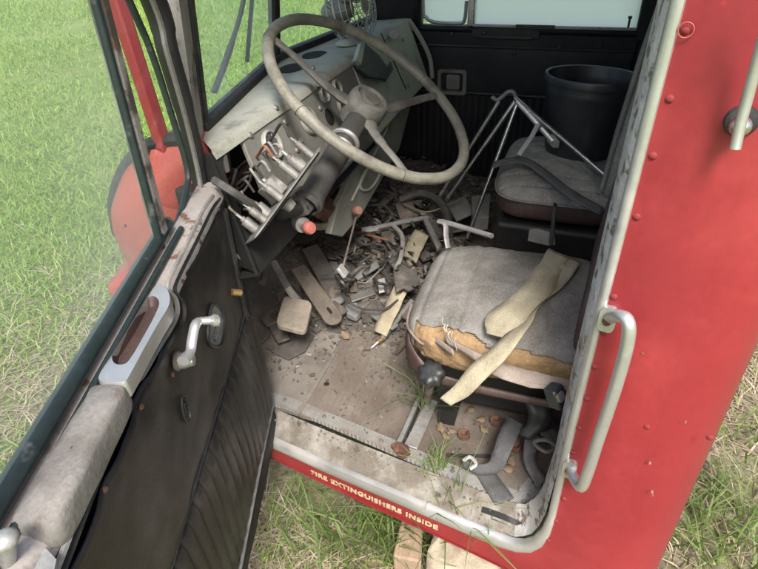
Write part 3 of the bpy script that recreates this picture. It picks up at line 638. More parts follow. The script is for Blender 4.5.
MB().rbox(c+V(.002, -.004, 0), V(0, .028, 0), V(0, 0, .030), V(.004, 0, 0), .3).build('inner_handle', M['slate'], CUP, bev=.002)
# ------------------------------------------------------------------ open driver's door
T1 = .83
dm = MB(); prof = [(T1, -.10), (T1, .56), (.0, .56), (-.0, -.06), (.02, -.09), (.06, -.10)]
dm.prism([DP(t, .012, z) for t, z in prof], HO*.04); DR = dm.build('cab_door', M['blackpaint'], TR, bev=.004)
MB().prism([DP(t, .053, z) for t, z in prof], HO*.006).build('outer_skin', M['red'], DR)
# upper vinyl panel, slightly padded, swelling where it is screwed
rows = []
scr = [(215, 209), (196.5, 243), (178, 282), (168, 375), (135.5, 407), (98, 490)]
SC = []
for x, y in scr:
    p = DPX(x, y, -.004); v = p-H0; SC.append((v.dot(HT), p.z))
TS = np.linspace(.03, T1, 60)
def panel_top(t): return np.interp(t, [.03, .20, .30, .345, .38, .50, .62, .83], [.575, .570, .580, .560, .548, .552, .548, .542])
def low_o(z, t=.1):          # the trim bellies towards us below the seam
    return -.010-.022*(1-.75*min(1, max(0, t)/.6))*sin(pi*np.clip((.33-z)/.42, 0, 1))
for f in np.linspace(0, 1, 24):
    row = []
    for t in TS:
        z = panel_top(t)*(1-f)+.315*f
        o = -.012+.005*mnoise.noise((t*8, z*8, 1))+.002*mnoise.noise((t*26+z*14, z*20, 1))
        for st, sz in SC:
            d2 = (t-st)**2+(z-sz)**2; o += .006*math.exp(-d2/.0005)
        row.append(DP(t, o, z))
    rows.append(row)
MB().grid(rows).build('inner_panel', M['blackvinyl'], DR, solid=.003)
for (t, z) in SC: MB().lathe([(0, .003), (.003, .0028), (.0045, .0)], DP(t, -.0105, z), -HO, 12).build('trim_screw', M['rust'], DR)
# pleats
rows = []
for f in np.linspace(0, 1, 26):
    row = []
    for t in np.linspace(.035, T1, 420):
        z = .31-.30*f+ .0
        ph = t*pi/.034
        o = low_o(z, t)-.0095*(abs(sin(ph))**.42)*min(1, f*14)*min(1, (1-f)*20)+.003*mnoise.noise((t*6, z*6, 4))
        row.append(DP(t, o, z))
    rows.append(row)
MB().grid(rows).build('pleated_panel', M['blackvinyl'], DR, solid=.002)
MB().tube([DP(t, low_o(.313, t)-.003, .313) for t in np.linspace(.035, T1, 20)], .003, 6).build('seam_piping', M['blackplastic'], DR)
MB().tube([DP(t, low_o(.012, t)-.008, .012+.004*sin(t*9)) for t in np.linspace(.035, T1, 30)], .004, 6).build('bottom_piping', M['slate'], DR)
rows = [[DP(t, o*(1-.6*min(1, t/.6))+.003*mnoise.noise((t*14, z*20, 2)), z) for t in np.linspace(.03, T1, 40)] for o, z in ((low_o(.005)-.004, .005), (-.036, -.03), (-.034, -.07), (-.02, -.095), (.012, -.105))]
MB().grid(rows).build('kick_strip', M['rubber'], DR)
# hinge edge of the trim
rows = [[DP(.035, low_o(z) if z < .32 else -.012, z), DP(.02, (low_o(z) if z < .32 else -.012)+.012, z), DP(.005, .012, z)] for z in np.linspace(.57, -.09, 24)]
MB().grid(rows).build('edge_trim', M['blackpaint'], DR)
for off in (0, .012): MB().tube([DP(.045+off, (low_o(z) if z < .32 else -.012)-.004, z) for z in np.linspace(.56, .0, 24)], .0045, 6).build('edge_piping', M['rubber'], DR)
# top sill of the door: painted ledge, piping, casting with finger recess, armrest
rows = [[DP(t, o, z) for t in np.linspace(.0, T1, 30)] for o, z in ((-.012, .575), (-.006, .592), (.004, .598), (.030, .598), (.036, .60))]
MB().grid(rows).build('window_ledge', M['pillarpaint'], DR)
pp = [(213, 196), (205, 207), (190, 238), (173, 272), (168, 288), (176, 300), (176, 318), (160, 345), (144, 373), (133, 388), (98, 462), (60, 560), (48, 590)]
for off in (0, 7):
    path = []
    for x, y in pp:
        p = DPX(x+off, y+off*.4, -.016); path.append(p)
    MB().tube(cr(path, 5), .0038 if off == 0 else .003, 6).build('top_piping', M['slate'] if off == 0 else M['rubber'], DR)
def LG(x, y, z=.613): return Z(x, y, z)
oc = cr([LG(*q) for q in [(98, 379), (112, 355), (130, 326), (147, 298), (158, 284), (168, 290), (170, 304), (158, 325), (144, 350), (131, 374), (124, 383), (110, 383)]], 4, closed=True)
ic = cr([LG(*q) for q in [(112, 355), (121, 340), (132, 323), (142, 305), (147, 297), (155, 296), (159, 303), (153, 318), (142, 338), (132, 355), (125, 363), (115, 363)]], 4, closed=True)
cs = MB(); dz = V(0, 0, 1)
inn = [q-dz*.001 for q in ic]; cc = sum(ic, V(0, 0, 0))/len(ic)
deep = [cc+(q-cc)*.9-dz*.0135 for q in ic]
cs.grid([[q-dz*.022 for q in oc], [q-dz*.003 for q in oc], [cc+(q-cc)*.985+dz*.001 for q in oc], inn], cv=True); CSM = cs.build('door_pull', M['smoothalu'], DR)
rc = MB().grid([inn, deep], cv=True); rc.prism(deep, -dz*.001); rc.build('pull_recess', M['brownvinyl'], CSM)
# armrest
ao = [(125, 382), (119, 400), (102, 434), (81, 476), (64, 508), (50, 524), (34, 529), (12, 525), (8, 520), (28, 484), (58, 436), (84, 396), (94, 381), (112, 379)]
top = cr([LG(x, y, .612) for x, y in ao], 4, closed=True); cc = sum(top, V(0, 0, 0))/len(top)
am = MB(); am.grid([[cc+(q-cc)*.97-dz*.034 for q in top], [q-dz*.03 for q in top], [q-dz*.016 for q in top], [cc+(q-cc)*.975-dz*.006 for q in top], [cc+(q-cc)*.9 for q in top], [cc+(q-cc)*.5+dz*.003 for q in top], [cc+(q-cc)*.02+dz*.003 for q in top]], cv=True)
am.build('armrest', M['armrest'], DR, jitter=.002, jsc=25, angle=80)
lb = MB().cyl(LG(7, 560, .60), LG(5, 541, .635), .0075, 12).sphere(LG(5, 540, .636), .0105, 12, 8, (1, 1, .7)); lb.build('lock_button', M['alu'], DR)
br = MB().prism([LG(x, y, .585) for x, y in [(22, 569), (42, 545), (58, 562), (52, 590), (20, 600)]], dz*.004); br.build('latch_bracket', M['alu'], DR)
# window: seal, divider, glass, frame
GO = .040
def GP(x, y): return DPX(x, y, GO)
sl_ = [DP(t, .036+.004, .612) for t in np.linspace(.2, T1+.02, 20)]
MB().tube(sl_, .0115, 10).build('window_seal', M['greenseal'], DR)
MB().tube([p-HO*.022-dz*.008 for p in sl_], .005, 8).build('glass_channel', M['greenseal'], DR)
def on_door(p): v = p-H0; return v.dot(HT), p.z
bt, bz = on_door(GP(166, 258)); tt, tz = on_door(GP(97, 0))
sl2 = (tt-bt)/(tz-bz); zt2 = 1.16; ttop = bt+sl2*(zt2-bz)
bar = MB(); hw = HT*.012
bar.obox((DP(bt-.004, GO, .585)+DP(ttop-.004, GO, zt2))/2, hw, (DP(ttop, GO, zt2)-DP(bt, GO, .585))/2, HO*.010); bar.build('vent_bar', M['pillarpaint'], DR, bev=.003)
MB().tube([DP(bt+.017, GO-.004, .60), DP(ttop+.017, GO-.004, zt2)], .0065, 10).build('bar_seal', M['greenseal'], DR)
gq = MB().quad(DP(bt+.01, GO, .60), DP(T1, GO, .60), DP(T1, GO, zt2), DP(ttop+.01, GO, zt2)); gq.build('window_pane', M['glass'], DR)
vp_ = [GP(*q) for q in [(129, 0), (151, 51), (171, 113), (187, 168), (186, 192), (178, 222), (172, 246)]]
vt = [on_door(q) for q in vp_]; e = (vt[0][0]+(vt[0][0]-vt[1][0])/(vt[0][1]-vt[1][1])*(zt2-vt[0][1]), zt2)
edge = [DP(e[0], GO, e[1])]+vp_
MB().tube(cr(edge, 6), .006, 8).build('vent_seal', M['greenseal'], DR)
vg = MB(); ed = cr(edge, 6); n = len(ed); rows = []
for i, q in enumerate(ed):
    t_, z_ = on_door(q); tb_ = bt+sl2*(z_-bz); rows.append([q, DP(tb_-.012, GO, z_)])
vg.grid(rows); vg.build('vent_pane', M['glassvent'], DR)
# black front post of the door frame, then its top rail
fp = cr([DP(e[0]-.05, GO-.006, zt2)]+[GP(*q)-HO*.006 for q in [(150, 0), (164, 50), (182, 113), (195, 168), (199, 196)]], 6)
MB().tube(fp, [.021]*10+[.019]*8+[.017]*6+[.013]*7, 10).build('frame_post', M['blackpaint'], DR)
MB().tube([q+HT*.021-HO*.005 for q in fp], .005, 6).build('post_bead', M['greymetal'], DR)
MB().tube([DP(e[0]-.05, GO-.006, zt2), DP(.4, GO-.006, zt2+.02), DP(T1, GO-.006, zt2)], .018, 10).build('frame_rail', M['blackpaint'], DR)
MB().tube([DP(T1, GO-.006, zt2), DP(T1, GO-.006, .58)], .018, 10).build('frame_post', M['blackpaint'], DR)
# cast window crank
ck = MB(); c0 = DPX(176, 361, -.012); c1 = DPX(189, 361, -.05)
MB_ = ck.lathe([(.0, .0), (.012, 0), (.012, .012), (.008, .026), (0.0, .026)], c0, -HO, 16)
ck.tube(cr([DPX(183, 361, -.040), DPX(190, 352, -.043), DPX(192, 340, -.044), DPX(195, 326, -.046), DPX(199, 321, -.048), DPX(205, 320, -.05)], 5), [.009]*4+[.0075]*17+[.0065]*5, 10, flat=.75); CK = ck.build('window_crank', M['smoothalu'], DR)
MB().tube([DPX(200, 321, -.050), DPX(210, 320.5, -.062), DPX(214, 320.5, -.068), DPX(216, 320.5, -.070)], [.0055, .0065, .0095, .009], 12).build('crank_knob', M['smoothalu'], CK)
MB().lathe([(.014, 0), (.015, .004), (.010, .008)], c0, -HO, 16).build('crank_collar', M['pedalwood'], CK)
# handle cup near the hinge edge
cu = MB(); o3 = [(212, 306), (221, 309), (224, 325), (222, 343), (215, 347), (208, 338)]
cu.tube(cr([DPX(x, y, -.016) for x, y in o3], 4, closed=True), .003, 6, closed=True); CU = cu.build('handle_cup', M['blackplastic'], DR)
MB().prism(cr([DPX(x, y, -.0145) for x, y in o3], 4, closed=True), HO*.002).build('cup_floor', M['slate'], CU)
MB().tube([DPX(214, 340, -.018), DPX(221, 320, -.022)], .004, 8).build('inner_handle', M['chrome'], CU)
MB().cyl(DPX(232, 292, -.015), DPX(241, 293, -.03), .007, 12).build('hinge_bolt', M['brass'], DR)
# embossed oval badge
c = DPX(186, 409, -.0155); rows = []
ov = [c+HT*(.013*cos(k*pi/14))+V(0, 0, .024*sin(k*pi/14)) for k in range(28)]
EM = MB().tube(ov, .0014, 6, closed=True).build('badge', M['blackplastic'], DR)
MB().tube([c+HT*(.009*cos(k*pi/14))+V(0, 0, .018*sin(k*pi/14)) for k in range(28)], .0009, 5, closed=True).build('badge_ring', M['blackplastic'], EM)
for dz_ in (-.008, 0, .008): MB().tube([c+HT*.004+V(0, 0, dz_-.002), c+V(0, 0, dz_+.003), c-HT*.004+V(0, 0, dz_-.002)], .001, 5).build('badge_mark', M['blackplastic'], EM)
# ------------------------------------------------------------------ dashboard
DN = V(0, -.933, .36).normalized(); DD = V(0, -.36, -.933).normalized()   # face normal, down the face
D0 = V(0, .64, .66)
def DF(x, s, off=0.0): return V(x, 0, 0)+D0+DD*s+DN*off
def DPX2(x, y, off=0.0): return PL(x, y, D0+DN*off, DN)
def xs_of(p): return p.x, (p-D0).dot(DD)
dt = MB()
rows = []
for f_, z in ((1, .652), (.8, .653), (.6, .655), (.4, .658), (.15, .662), (.05, .662), (0, .657), (-.02, .645)):
    r_ = []
    for x in np.linspace(.886+max(0, f_)*.115, 2.30, 60):
        yb = np.interp(x, [1.0, 1.615, 2.32], [.738, .872, .79])+.012; y = .637+(yb-.637)*f_ if f_ >= 0 else .6305; r_.append(V(x, y, z+.002*mnoise.noise((x*5, y*9, 0))))
    rows.append(r_)
dt.grid(rows); DT = dt.build('dashboard', M['dashtop'], TR)
for x, y in ((1.525, .768), (1.685, .770)):
    c = V(x, y, .652); MB().prism([c+V(.052*cos(k*pi/16), .036*sin(k*pi/16), 0) for k in range(32)], V(0, 0, .0065)).build('vent_hole', M['dark'], DT)
for xa, xb in ((.998, 1.615), (1.615, 2.31)): MB().prism([WP(xa, 0)-V(0, .022, 0), WP(xb, 0)-V(0, .022, 0), WP(xb, 0)+V(0, .012, 0), WP(xa, 0)+V(0, .012, 0)], V(0, 0, .020)).build('windscreen_ledge', M['rubber'], DT, bev=.004)
# gauge panel (left), plain panel (right), open cavity at the far left
gp_ = MB(); gp_.prism([DF(.992, .012), DF(1.64, .012), DF(1.64, .235), DF(1.05, .235), DF(1.0, .20), DF(.978, .12)], -DN*.01); GPN = gp_.build('gauge_panel', M['dashface'], DT, bev=.002)
lf = MB(); lf.prism([DF(.884, .004), DF(.900, .004), DF(.868, .19), DF(1.05, .19), DF(1.05, .25), DF(.835, .25)], -DN*.008); lf.prism([DF(.899, .004), DF(.995, .004), DF(.995, .018), DF(.905, .022), DF(.893, .05)], -DN*.008); lf.build('dash_frame', M['blackpaint'], DT)
MB().prism([DF(.886, .004), DF(.842, .25), V(.885, .66, .42), V(.905, .72, .645)], V(-.006, .0, 0)).build('dash_end', M['blackpaint'], DT)
fl_ = MB().prism([DF(.836, .25), DF(1.64, .25), V(1.64, .62, .40), V(.84, .62, .40)], V(0, 0, -.004)); fl_.build('dash_flange', M['blackpaint'], DT)
rp_ = MB(); rp_.prism([DF(1.64, .004, .004), DF(2.26, .004, .004), DF(2.26, .20, .004), DF(2.20, .235, .004), DF(1.64, .235, .004)], -DN*.02); RPN = rp_.build('glovebox_panel', M['dashgreen'], DT, bev=.004)
MB().prism([DF(2.26, 0, .004), DF(2.26, .22, .004), V(2.27, .80, .40), V(2.27, .80, .655)], V(.01, 0, 0)).build('dash_end', M['dashtop'], DT)
MB().tube(cr([V(2.285, .64, .66), V(2.30, .60, .60), V(2.31, .56, .52), V(2.32, .55, .44)], 5), .009, 8).build('end_moulding', M['dashtop'], DT)
# lower greenish heater panel that hangs below the dash
LPo = [(338, 205), (331, 234), (343, 237), (362, 215), (400, 148), (413, 98), (402, 92), (372, 128), (352, 175)]
def LPX(x, y, o=0.0): return PL(x, y, V(0, .565, .40)+V(0, -1, .18)*o, V(0, -1, .18).normalized())
lpm = MB().prism([LPX(*q) for q in LPo], V(0, .02, 0)); LPN = lpm.build('heater_panel', M['dashface'], DT, bev=.004)
ov = [(366, 170), (374, 166), (380, 168), (379, 176), (371, 188), (363, 190), (360, 184)]
MB().tube(cr([LPX(x, y, .004) for x, y in ov], 4, closed=True), .004, 6, closed=True).build('panel_bead', M['dashgreen'], LPN)
MB().tube([LPX(395, 112, .004), LPX(352, 200, .004)], .004, 6).build('panel_bead', M['dashgreen'], LPN)
MB().rbox(LPX(389, 124, .008), V(.02, 0, 0), V(0, 0, .012), V(0, -.004, 0), .4).build('panel_clip', M['brass'], LPN)
MB().lathe([(0, .002), (.012, .002), (.013, 0)], LPX(390, 117, .003), (0, -1, .2), 14).build('panel_hole', M['dark'], LPN)
# gauges
def gauge(x, y, r, hole=False):
    c = DPX2(x, y, .001)
    if hole: return MB().lathe([(0, .0012), (r, .0012), (r+.002, 0)], c, DN, 24).build('gauge_hole', M['dark'], GPN)
    b_ = MB().lathe([(r*.86, .003), (r*.9, .009), (r*1.0, .010), (r*1.07, .006), (r*1.08, 0)], c, DN, 28).build('gauge', M['bezel'], GPN)
    MB().lathe([(0, .0035), (r*.88, .003)], c, DN, 24).build('gauge_face', M['dial'], b_)
    MB().obox(c+DN*.0048+DD*(-r*.25)+V(r*.1, 0, 0), V(.0012, 0, 0), (DD*r+V(-r*.3, 0, 0)).normalized()*r*.4, DN*.0006).build('needle', M['dark'], b_)
    for k in range(9):
        a = radians(-130+k*32.5); q = c+DN*.0045+(V(1, 0, 0)*sin(a)-DD*cos(a))*r*.72; d = (V(1, 0, 0)*sin(a)-DD*cos(a))
        MB().obox(q, d*r*.09, d.cross(DN)*.0008, DN*.0004).build('tick', M['whitemetal'], b_)
    return b_
for q in ((271, 145, .031), (308, 121, .032), (323, 95, .020), (336, 88, .020), (341, 106, .021)): gauge(*q)
gauge(329.5, 117, .021, True)
for x, y in ((250, 135), (285, 122), (320, 108), (297, 150), (313, 68), (276, 108)): MB().lathe([(0, .005), (.005, .0045), (.008, 0)], DPX2(x, y, .001), DN, 12).build('panel_screw', M['greymetal'], GPN)
for x, y in ((301, 140), (330, 141), (318, 84)): MB().cyl(DPX2(x, y, 0), DPX2(x, y, .016), .006, 10).build('switch', M['slate'], GPN)
kb = MB().cyl(DPX2(394, 34, 0), DPX2(394, 34, .018), .010, 14).cyl(DPX2(394, 34, .018), DPX2(394, 34, .026), .017, 14); kb.build('dash_knob', M['greymetal'], RPN)
for x, y in ((403, 40), (360, 60), (408, 86)): MB().lathe([(0, .004), (.005, .003), (.007, 0)], DPX2(x, y, .005), DN, 10).build('panel_screw', M['greymetal'], RPN)
MB().tube([DPX2(381, 33, .0055), DPX2(406, 89, .0055)], .0018, 5).build('panel_seam', M['dark'], RPN)
# torn black radio bracket hanging from the dash
bk = MB(); bk.prism([DPX2(x, y, .02) for x, y in [(352, 66), (356, 46), (364, 44), (378, 56), (386, 68), (389, 62), (391, 70), (384, 82), (372, 76), (357, 73)]], DN*.008); bk.prism([DPX2(x, y, .04) for x, y in [(355, 70), (372, 64), (383, 81), (366, 78)]], DN*.012)
bk.build('radio_bracket', M['blackpaint'], DT, bev=.002, jitter=.004, jsc=50)
MB().prism([DPX2(x, y, .03) for x, y in [(352, 62), (357, 45), (361, 46), (357, 66)]], DN*.014).build('bracket_tab', M['dashgreen'], DT)
# dark hardware and wiring inside the cavity
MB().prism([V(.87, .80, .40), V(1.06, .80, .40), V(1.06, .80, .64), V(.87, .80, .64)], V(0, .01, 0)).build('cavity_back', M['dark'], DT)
MB().box((.915, .632, .605), (.925, .66, .64)).build('cavity_bracket', M['greymetal'], DT)
def wire(pts, r, m, parent=None, name='wire'): return MB().tube(cr(pts, 6), r, 7).build(name, m, parent)
wire([YY(214, 180, .62), YY(230, 190, .58), YY(248, 202, .56), YY(262, 214, .55)], .008, M['cable'], DT, 'hose')
for i in range(9):
    a = V(.87+.02*i, .66+.02*(i % 3), .60-.01*(i % 4)); bb = V(.86+.022*((i*5) % 9), .60+.03*(i % 2), .44+.015*(i % 5))
    wire([a, a*.6+bb*.4+V(.02*((i % 3)-1), .03, -.02), bb], .0035, M['cable'], DT, 'wire')
# steering column, wheel
WC = V(1.361, .472, .643); WN = V(-.043, -.575, .817).normalized(); WR = .279
WU = WN.cross(V(1, 0, 0)).normalized(); WV = WN.cross(WU).normalized()
CA = (WC-WN*.05-DPX2(311, 197, .050)).normalized(); C0 = WC-WN*.05
co = MB(); cl_ = (C0-DPX2(311, 197, .050)).length; co.lathe([(.027, -.0), (.0285, -.03), (.0295, -cl_), (.034, -cl_-.002), (.035, -cl_-.016), (.030, -cl_-.018), (.028, -cl_-.03)], C0, CA, 32); CO = co.build('steering_column', M['column'], TR)
ce_ = C0-CA*(cl_+.005); MB().obox(ce_+DN*-.02, V(.042, 0, 0), DD*.024, DN*.026).build('column_mount', M['darkscrap'], CO, bev=.006)
MB().tube(cr([ce_-CA*.02, ce_-CA*.06+V(0, .05, 0), ce_+V(0, .16, -.16), ce_+V(0, .30, -.34)], 5), .020, 12).build('column_tube', M['blackpaint'], CO)
cl = MB(); 
for h in (-.125, -.155): cl.torus(C0+CA*h, CA, .0325, .0065, 28, 8)
cc = C0+CA*-.14
pX = WN.cross(V(0, 0, 1)).normalized()
for sgn in (1, -1): cl.rbox(cc+pX*sgn*.042, pX*.014, CA*.024, CA.cross(pX)*.011, .4)
cl.build('column_clamp', M['alu'], CO, bev=.002)
MB().cyl(cc-pX*.05+V(0, 0, .01), cc-pX*.12+V(0, -.02, .02), .0045, 8).build('signal_lever', M['greymetal'], CO)
rim = []
for k in range(72):
    a = 2*pi*k/72; rim.append(WC+(WU*cos(a)+WV*sin(a))*WR)
rm = MB().tube(rim, .0140, 12, closed=True); SW = rm.build('steering_wheel', M['wheel'], TR, jitter=.0012, jsc=40)
def ang_of(x, y):
    p = PL(x, y, WC, WN)-WC; return math.atan2(p.dot(WV), p.dot(WU))
hc = WC-WN*.035
MB().lathe([(.030, -.062), (.047, -.055), (.053, -.03), (.053, .012), (.048, .026), (.040, .030), (.036, .027), (.034, .022), (.024, .022), (.022, .026), (.018, .027), (0, .022)], hc, WN, 32).build('wheel_hub', M['hub'], SW, jitter=.001, jsc=60)
for x, y in ((276, 40), (440, 95), (405, 172)):
    a = ang_of(x, y); d = WU*cos(a)+WV*sin(a); tside = WN.cross(d)
    pts = [hc+d*.035-WN*.012, hc+d*.08-WN*.012, hc+d*.15+WN*.004, WC+d*(WR-.055)-WN*.010, WC+d*(WR-.004)]
    MB().tube(cr(pts, 5), [.019]*5+[.015]*5+[.012]*5+[.0115]*3+[.012]*3, 10, flat=.62, ref=tside).build('wheel_spoke', M['hub'], SW, jitter=.001, jsc=50)
for x, y in ((343, 26), (298, 111), (402, 176), (420, 80)):   # cracks in the rim
    a = ang_of(x, y); d = WU*cos(a)+WV*sin(a); MB().torus(WC+d*WR, WN.cross(d), .0139, .0007, 18, 5).build('rim_crack', M['dark'], SW)
# brake valve with faded red knob, second knob and its rod, hose
k = MB(); a0 = AT(297, 222, 1.30); a1 = AT(312.5, 228.5, 1.25); k.cyl(AT(286, 218, 1.36), a0, .012, 14).cyl(a0, AT(303, 225, 1.275), .018, 16).cyl(AT(303, 225, 1.275), AT(306, 226, 1.268), .010, 12); BV = k.build('brake_valve', M['alu'], TR)
MB().lathe([(0, .026), (.011, .025), (.0145, .019), (.0145, .006), (.011, 0)], AT(306, 226.5, 1.268), (a1-a0), 18).build('valve_knob', M['knobred'], BV)
MB().lathe([(0, .02), (.011, .019), (.0135, .010), (.012, 0)], AT(355.5, 211, 1.60), V(-.5, -.75, .45), 16).build('pull_knob', M['knobbrown'], TR)
wire([AT(338, 170, 1.62), AT(343, 195, 1.60), AT(338, 218, 1.56), AT(325, 226, 1.52), AT(308, 226, 1.5)], .0105, M['hosetan'], TR, 'hose')
wire([AT(306, 210, 1.58), AT(320, 206, 1.55), AT(332, 212, 1.54)], .010, M['rust'], TR, 'linkage_rod')
MB().obox(AT(326, 209, 1.55), V(.03, 0, 0), V(0, .02, .01), V(0, -.008, .018)).build('column_bracket', M['rust'], CO, bev=.003, jitter=.003)
# pedals
cp = MB(); c = Z(294.5, 315, .13); ux = (Z(311, 320, .13)-Z(279, 312, .13))*.46; uy = (Z(299, 301, .13)-Z(291, 331, .11))*.5
cp.rbox(c, ux, uy, V(0, 0, .008), .35); PE = cp.build('clutch_pedal', M['padtan'], TR, bev=.003)
MB().tube([AT(274, 262, 1.62), AT(288, 288, 1.53), Z(299, 303, .12)], [.011, .010, .012], 8, flat=.6).build('pedal_arm', M['alu'], PE)
def plank(name, px, z0, z1, hw0, hw1, m, th=.012, bev=.004):
    a, b_ = Z(*px[0], z0), Z(*px[1], z1); d = (b_-a); n = d.normalized(); s = n.cross(V(0, 0, 1)).normalized(); up_ = s.cross(n)
    pts = [a-s*hw0, a+s*hw0]
    for k in range(7):
        an = radians(-90+180*k/6); pts.append(b_-n*hw1*.8+s*hw1*(-sin(an))*1+n*hw1*cos(an)*.8) if False else None
    arc = [b_-n*hw1*.8+s*(hw1*cos(radians(180*k/6)))+n*(hw1*.8*sin(radians(180*k/6))) for k in range(7)]
    return MB().prism([a-s*hw0, a+s*hw0]+arc, up_*th).build(name, m, TR, bev=bev, jitter=.0015, jsc=40), n, s, up_, b_
PP1, n_, s_, u_, e_ = plank('throttle_pedal', ((297, 268), (337, 325)), .16, .045, .024, .029, M['pedalwood'])
MB().rbox(e_-n_*.045+u_*.0128, n_*.012, s_*.005, u_*.001, .9).build('pedal_slot', M['dark'], PP1)
PP2, n_, s_, u_, e_ = plank('brake_pedal', ((309, 248), (341, 303)), .15, .04, .028, .032, M['pedaldark'], th=.014)
MB().lathe([(0, .005), (.022, .004), (.026, 0)], e_-n_*.03+u_*.014, u_, 18).build('pedal_pad', M['pedalwood'], PP2)
MB().tube([AT(268, 262, 1.6), AT(262, 283, 1.55)], .01, 8).build('pedal_arm', M['darkscrap'], TR)
# ------------------------------------------------------------------ seats
def superbox(X0, X1, Y0, Y1, Z0, Z1, e1=.50, e2=.42, nu=40, nv=88, keep=None, dome=.0, disp=None, grow=0):
    c = V((X0+X1)/2, (Y0+Y1)/2, (Z0+Z1)/2); h = V((X1-X0)/2+grow, (Y1-Y0)/2+grow, (Z1-Z0)/2+grow)
    sg = lambda v, e: math.copysign(abs(v)**e, v)
    rows = []
    for i in range(nu+1):
        a = -pi/2+pi*i/nu; row = []
        for j in range(nv):
            b_ = 2*pi*j/nv
            # even spacing round the corners
            x = sg(cos(a), e1)*sg(cos(b_), e2); y = sg(cos(a), e1)*sg(sin(b_), e2); z = sg(sin(a), e1)
            p = V(c.x+h.x*x, c.y+h.y*y, c.z+h.z*z)
            if z > 0: p.z += dome*(1-x*x)*(1-y*y)
            if disp: p = disp(p, x, y, z)
            row.append(p)
        rows.append(row)
    m = MB(); m.grid(rows, cv=True)
    if keep: m.f = [f for f in m.f if keep(sum((m.v[k] for k in f), V(0, 0, 0))/len(f))]
    return m
SX0, SX1, SY0, SY1, SZ0, SZ1 = .858, 1.255, -.19, .268, .21, .338
def wr(p, x, y, z):
    w_ = .003*mnoise.noise(p*14)+.0015*mnoise.noise(p*38)
    if z > .2: w_ += -.0035*max(0, cos((p.y+.02)*2*pi/.085))**8
    return p+V(0, 0, w_)+V(-.006*mnoise.noise(p*9), 0, 0)
def zedge(y): # ragged lower edge of the torn cover on the door side
    return .318+.010*mnoise.noise((y*22, 1, 0))+.003*mnoise.noise((y*60, 4, 0))+.012*sin(pi*min(1, max(0, (y-.08)/.15)))-(.05 if y > .24 else 0)
def kfab(p): return not (p.x < SX0+.085 and p.z < zedge(p.y)) and not (p.z < .24 and p.x < SX1-.02)
st = superbox(SX0, SX1, SY0, SY1, SZ0, SZ1, dome=.018, disp=wr, keep=kfab, nu=150, nv=420)
SEAT = st.build('driver_seat', M['seatcloth'], TR, solid=.0025)
def fo_(p, x, y, z): return p+V(.008*mnoise.noise(p*18)+.003*mnoise.noise(p*50)+.001*mnoise.noise(p*130), .004*mnoise.noise(p*80), .005*mnoise.noise(p*30)+.003*mnoise.noise(p*110))
fm = superbox(SX0+.004, SX1-.004, SY0+.004, SY1-.008, SZ0+.01, SZ1-.006, dome=.015, disp=fo_, nu=90, nv=330); fm.build('seat_foam', M['foam'], SEAT)
# brown vinyl band round the lower edge, and the pale strip peeled away from it
sg = lambda v, e: math.copysign(abs(v)**e, v)
def rim_pt(b_, z, g): 
    c = V((SX0+SX1)/2, (SY0+SY1)/2, 0); return V(c.x+((SX1-SX0)/2+g)*sg(cos(b_), .42), c.y+((SY1-SY0)/2+g)*sg(sin(b_), .42), z)
bs = np.linspace(radians(28), radians(195), 60)
rows = []
for f in range(5):
    row = []
    for b_ in bs:
        p = rim_pt(b_, 0, .004); top = .285 if b_ < radians(125) else np.interp(p.y, [-.2, .1, .2, .25, .27], [.215, .222, .232, .27, .285])
        zz = top+(.200-top)*f/4; row.append(rim_pt(b_, zz, .001+.004*sin(pi*f/4)+.003*mnoise.noise((b_*4, f, 0))))
    rows.append(row)
MB().grid(rows).build('vinyl_band', M['brownvinyl'], SEAT, solid=.003)
def strip(L, Rr, th=.0025, n=9):
    L, Rr = cr(L, n), cr(Rr, n); m = MB(); rows = []
    for a, b_ in zip(L, Rr): rows.append([a, a*.67+b_*.33, a*.33+b_*.67, b_])
    for i, r_ in enumerate(rows):          # worn, slightly wavy edges
        wv_ = r_[3]-r_[0]; r_[0] = r_[0]-wv_*.022*mnoise.noise(r_[0]*60); r_[3] = r_[3]+wv_*.022*mnoise.noise(r_[3]*60)
        lift = V(0, 0, .005*mnoise.noise(r_[1]*28)); r_[1] = r_[1]+lift; r_[2] = r_[2]+lift*.5
    m.grid(rows); m.th = th; return m
pv = strip([AT(445, 335, 1.13), AT(470, 349, 1.10), AT(500, 362, 1.07), AT(535, 372, 1.04), AT(572, 381, 1.01)], [AT(447, 343, 1.13), AT(471, 357, 1.10), AT(497, 377, 1.055), AT(530, 387, 1.03), AT(571, 391, 1.0)])
pv.build('peeled_strip', M['palevinyl'], SEAT, solid=.003, jitter=.003, jsc=40)
pv = strip([AT(415, 318, 1.205), AT(424, 328, 1.185), AT(438, 338, 1.15), AT(452, 348, 1.12)], [AT(415, 324, 1.205), AT(424, 334, 1.185), AT(440, 346, 1.145), AT(454, 356, 1.115)])
pv.build('peeled_strip', M['palevinyl'], SEAT, solid=.003, jitter=.002, jsc=40)
wire([rim_pt(b_, .298+.004*sin(b_*9), .002) for b_ in np.linspace(radians(95), radians(150), 12)], .003, M['palevinyl'], SEAT, 'seat_piping')
# frayed threads at the tear
for i in range(6):
    p = AT(443+i*2.4, 318+i*3.4+(i % 2)*3, 1.125-.004*i); wire([p, p+V(-.006, RNG.uniform(-.003, .003), -.006), p+V(-.009, -.006+RNG.uniform(-.003, .003), -.013-.002*i)], .0008, M['whitemetal'], SEAT, 'thread')
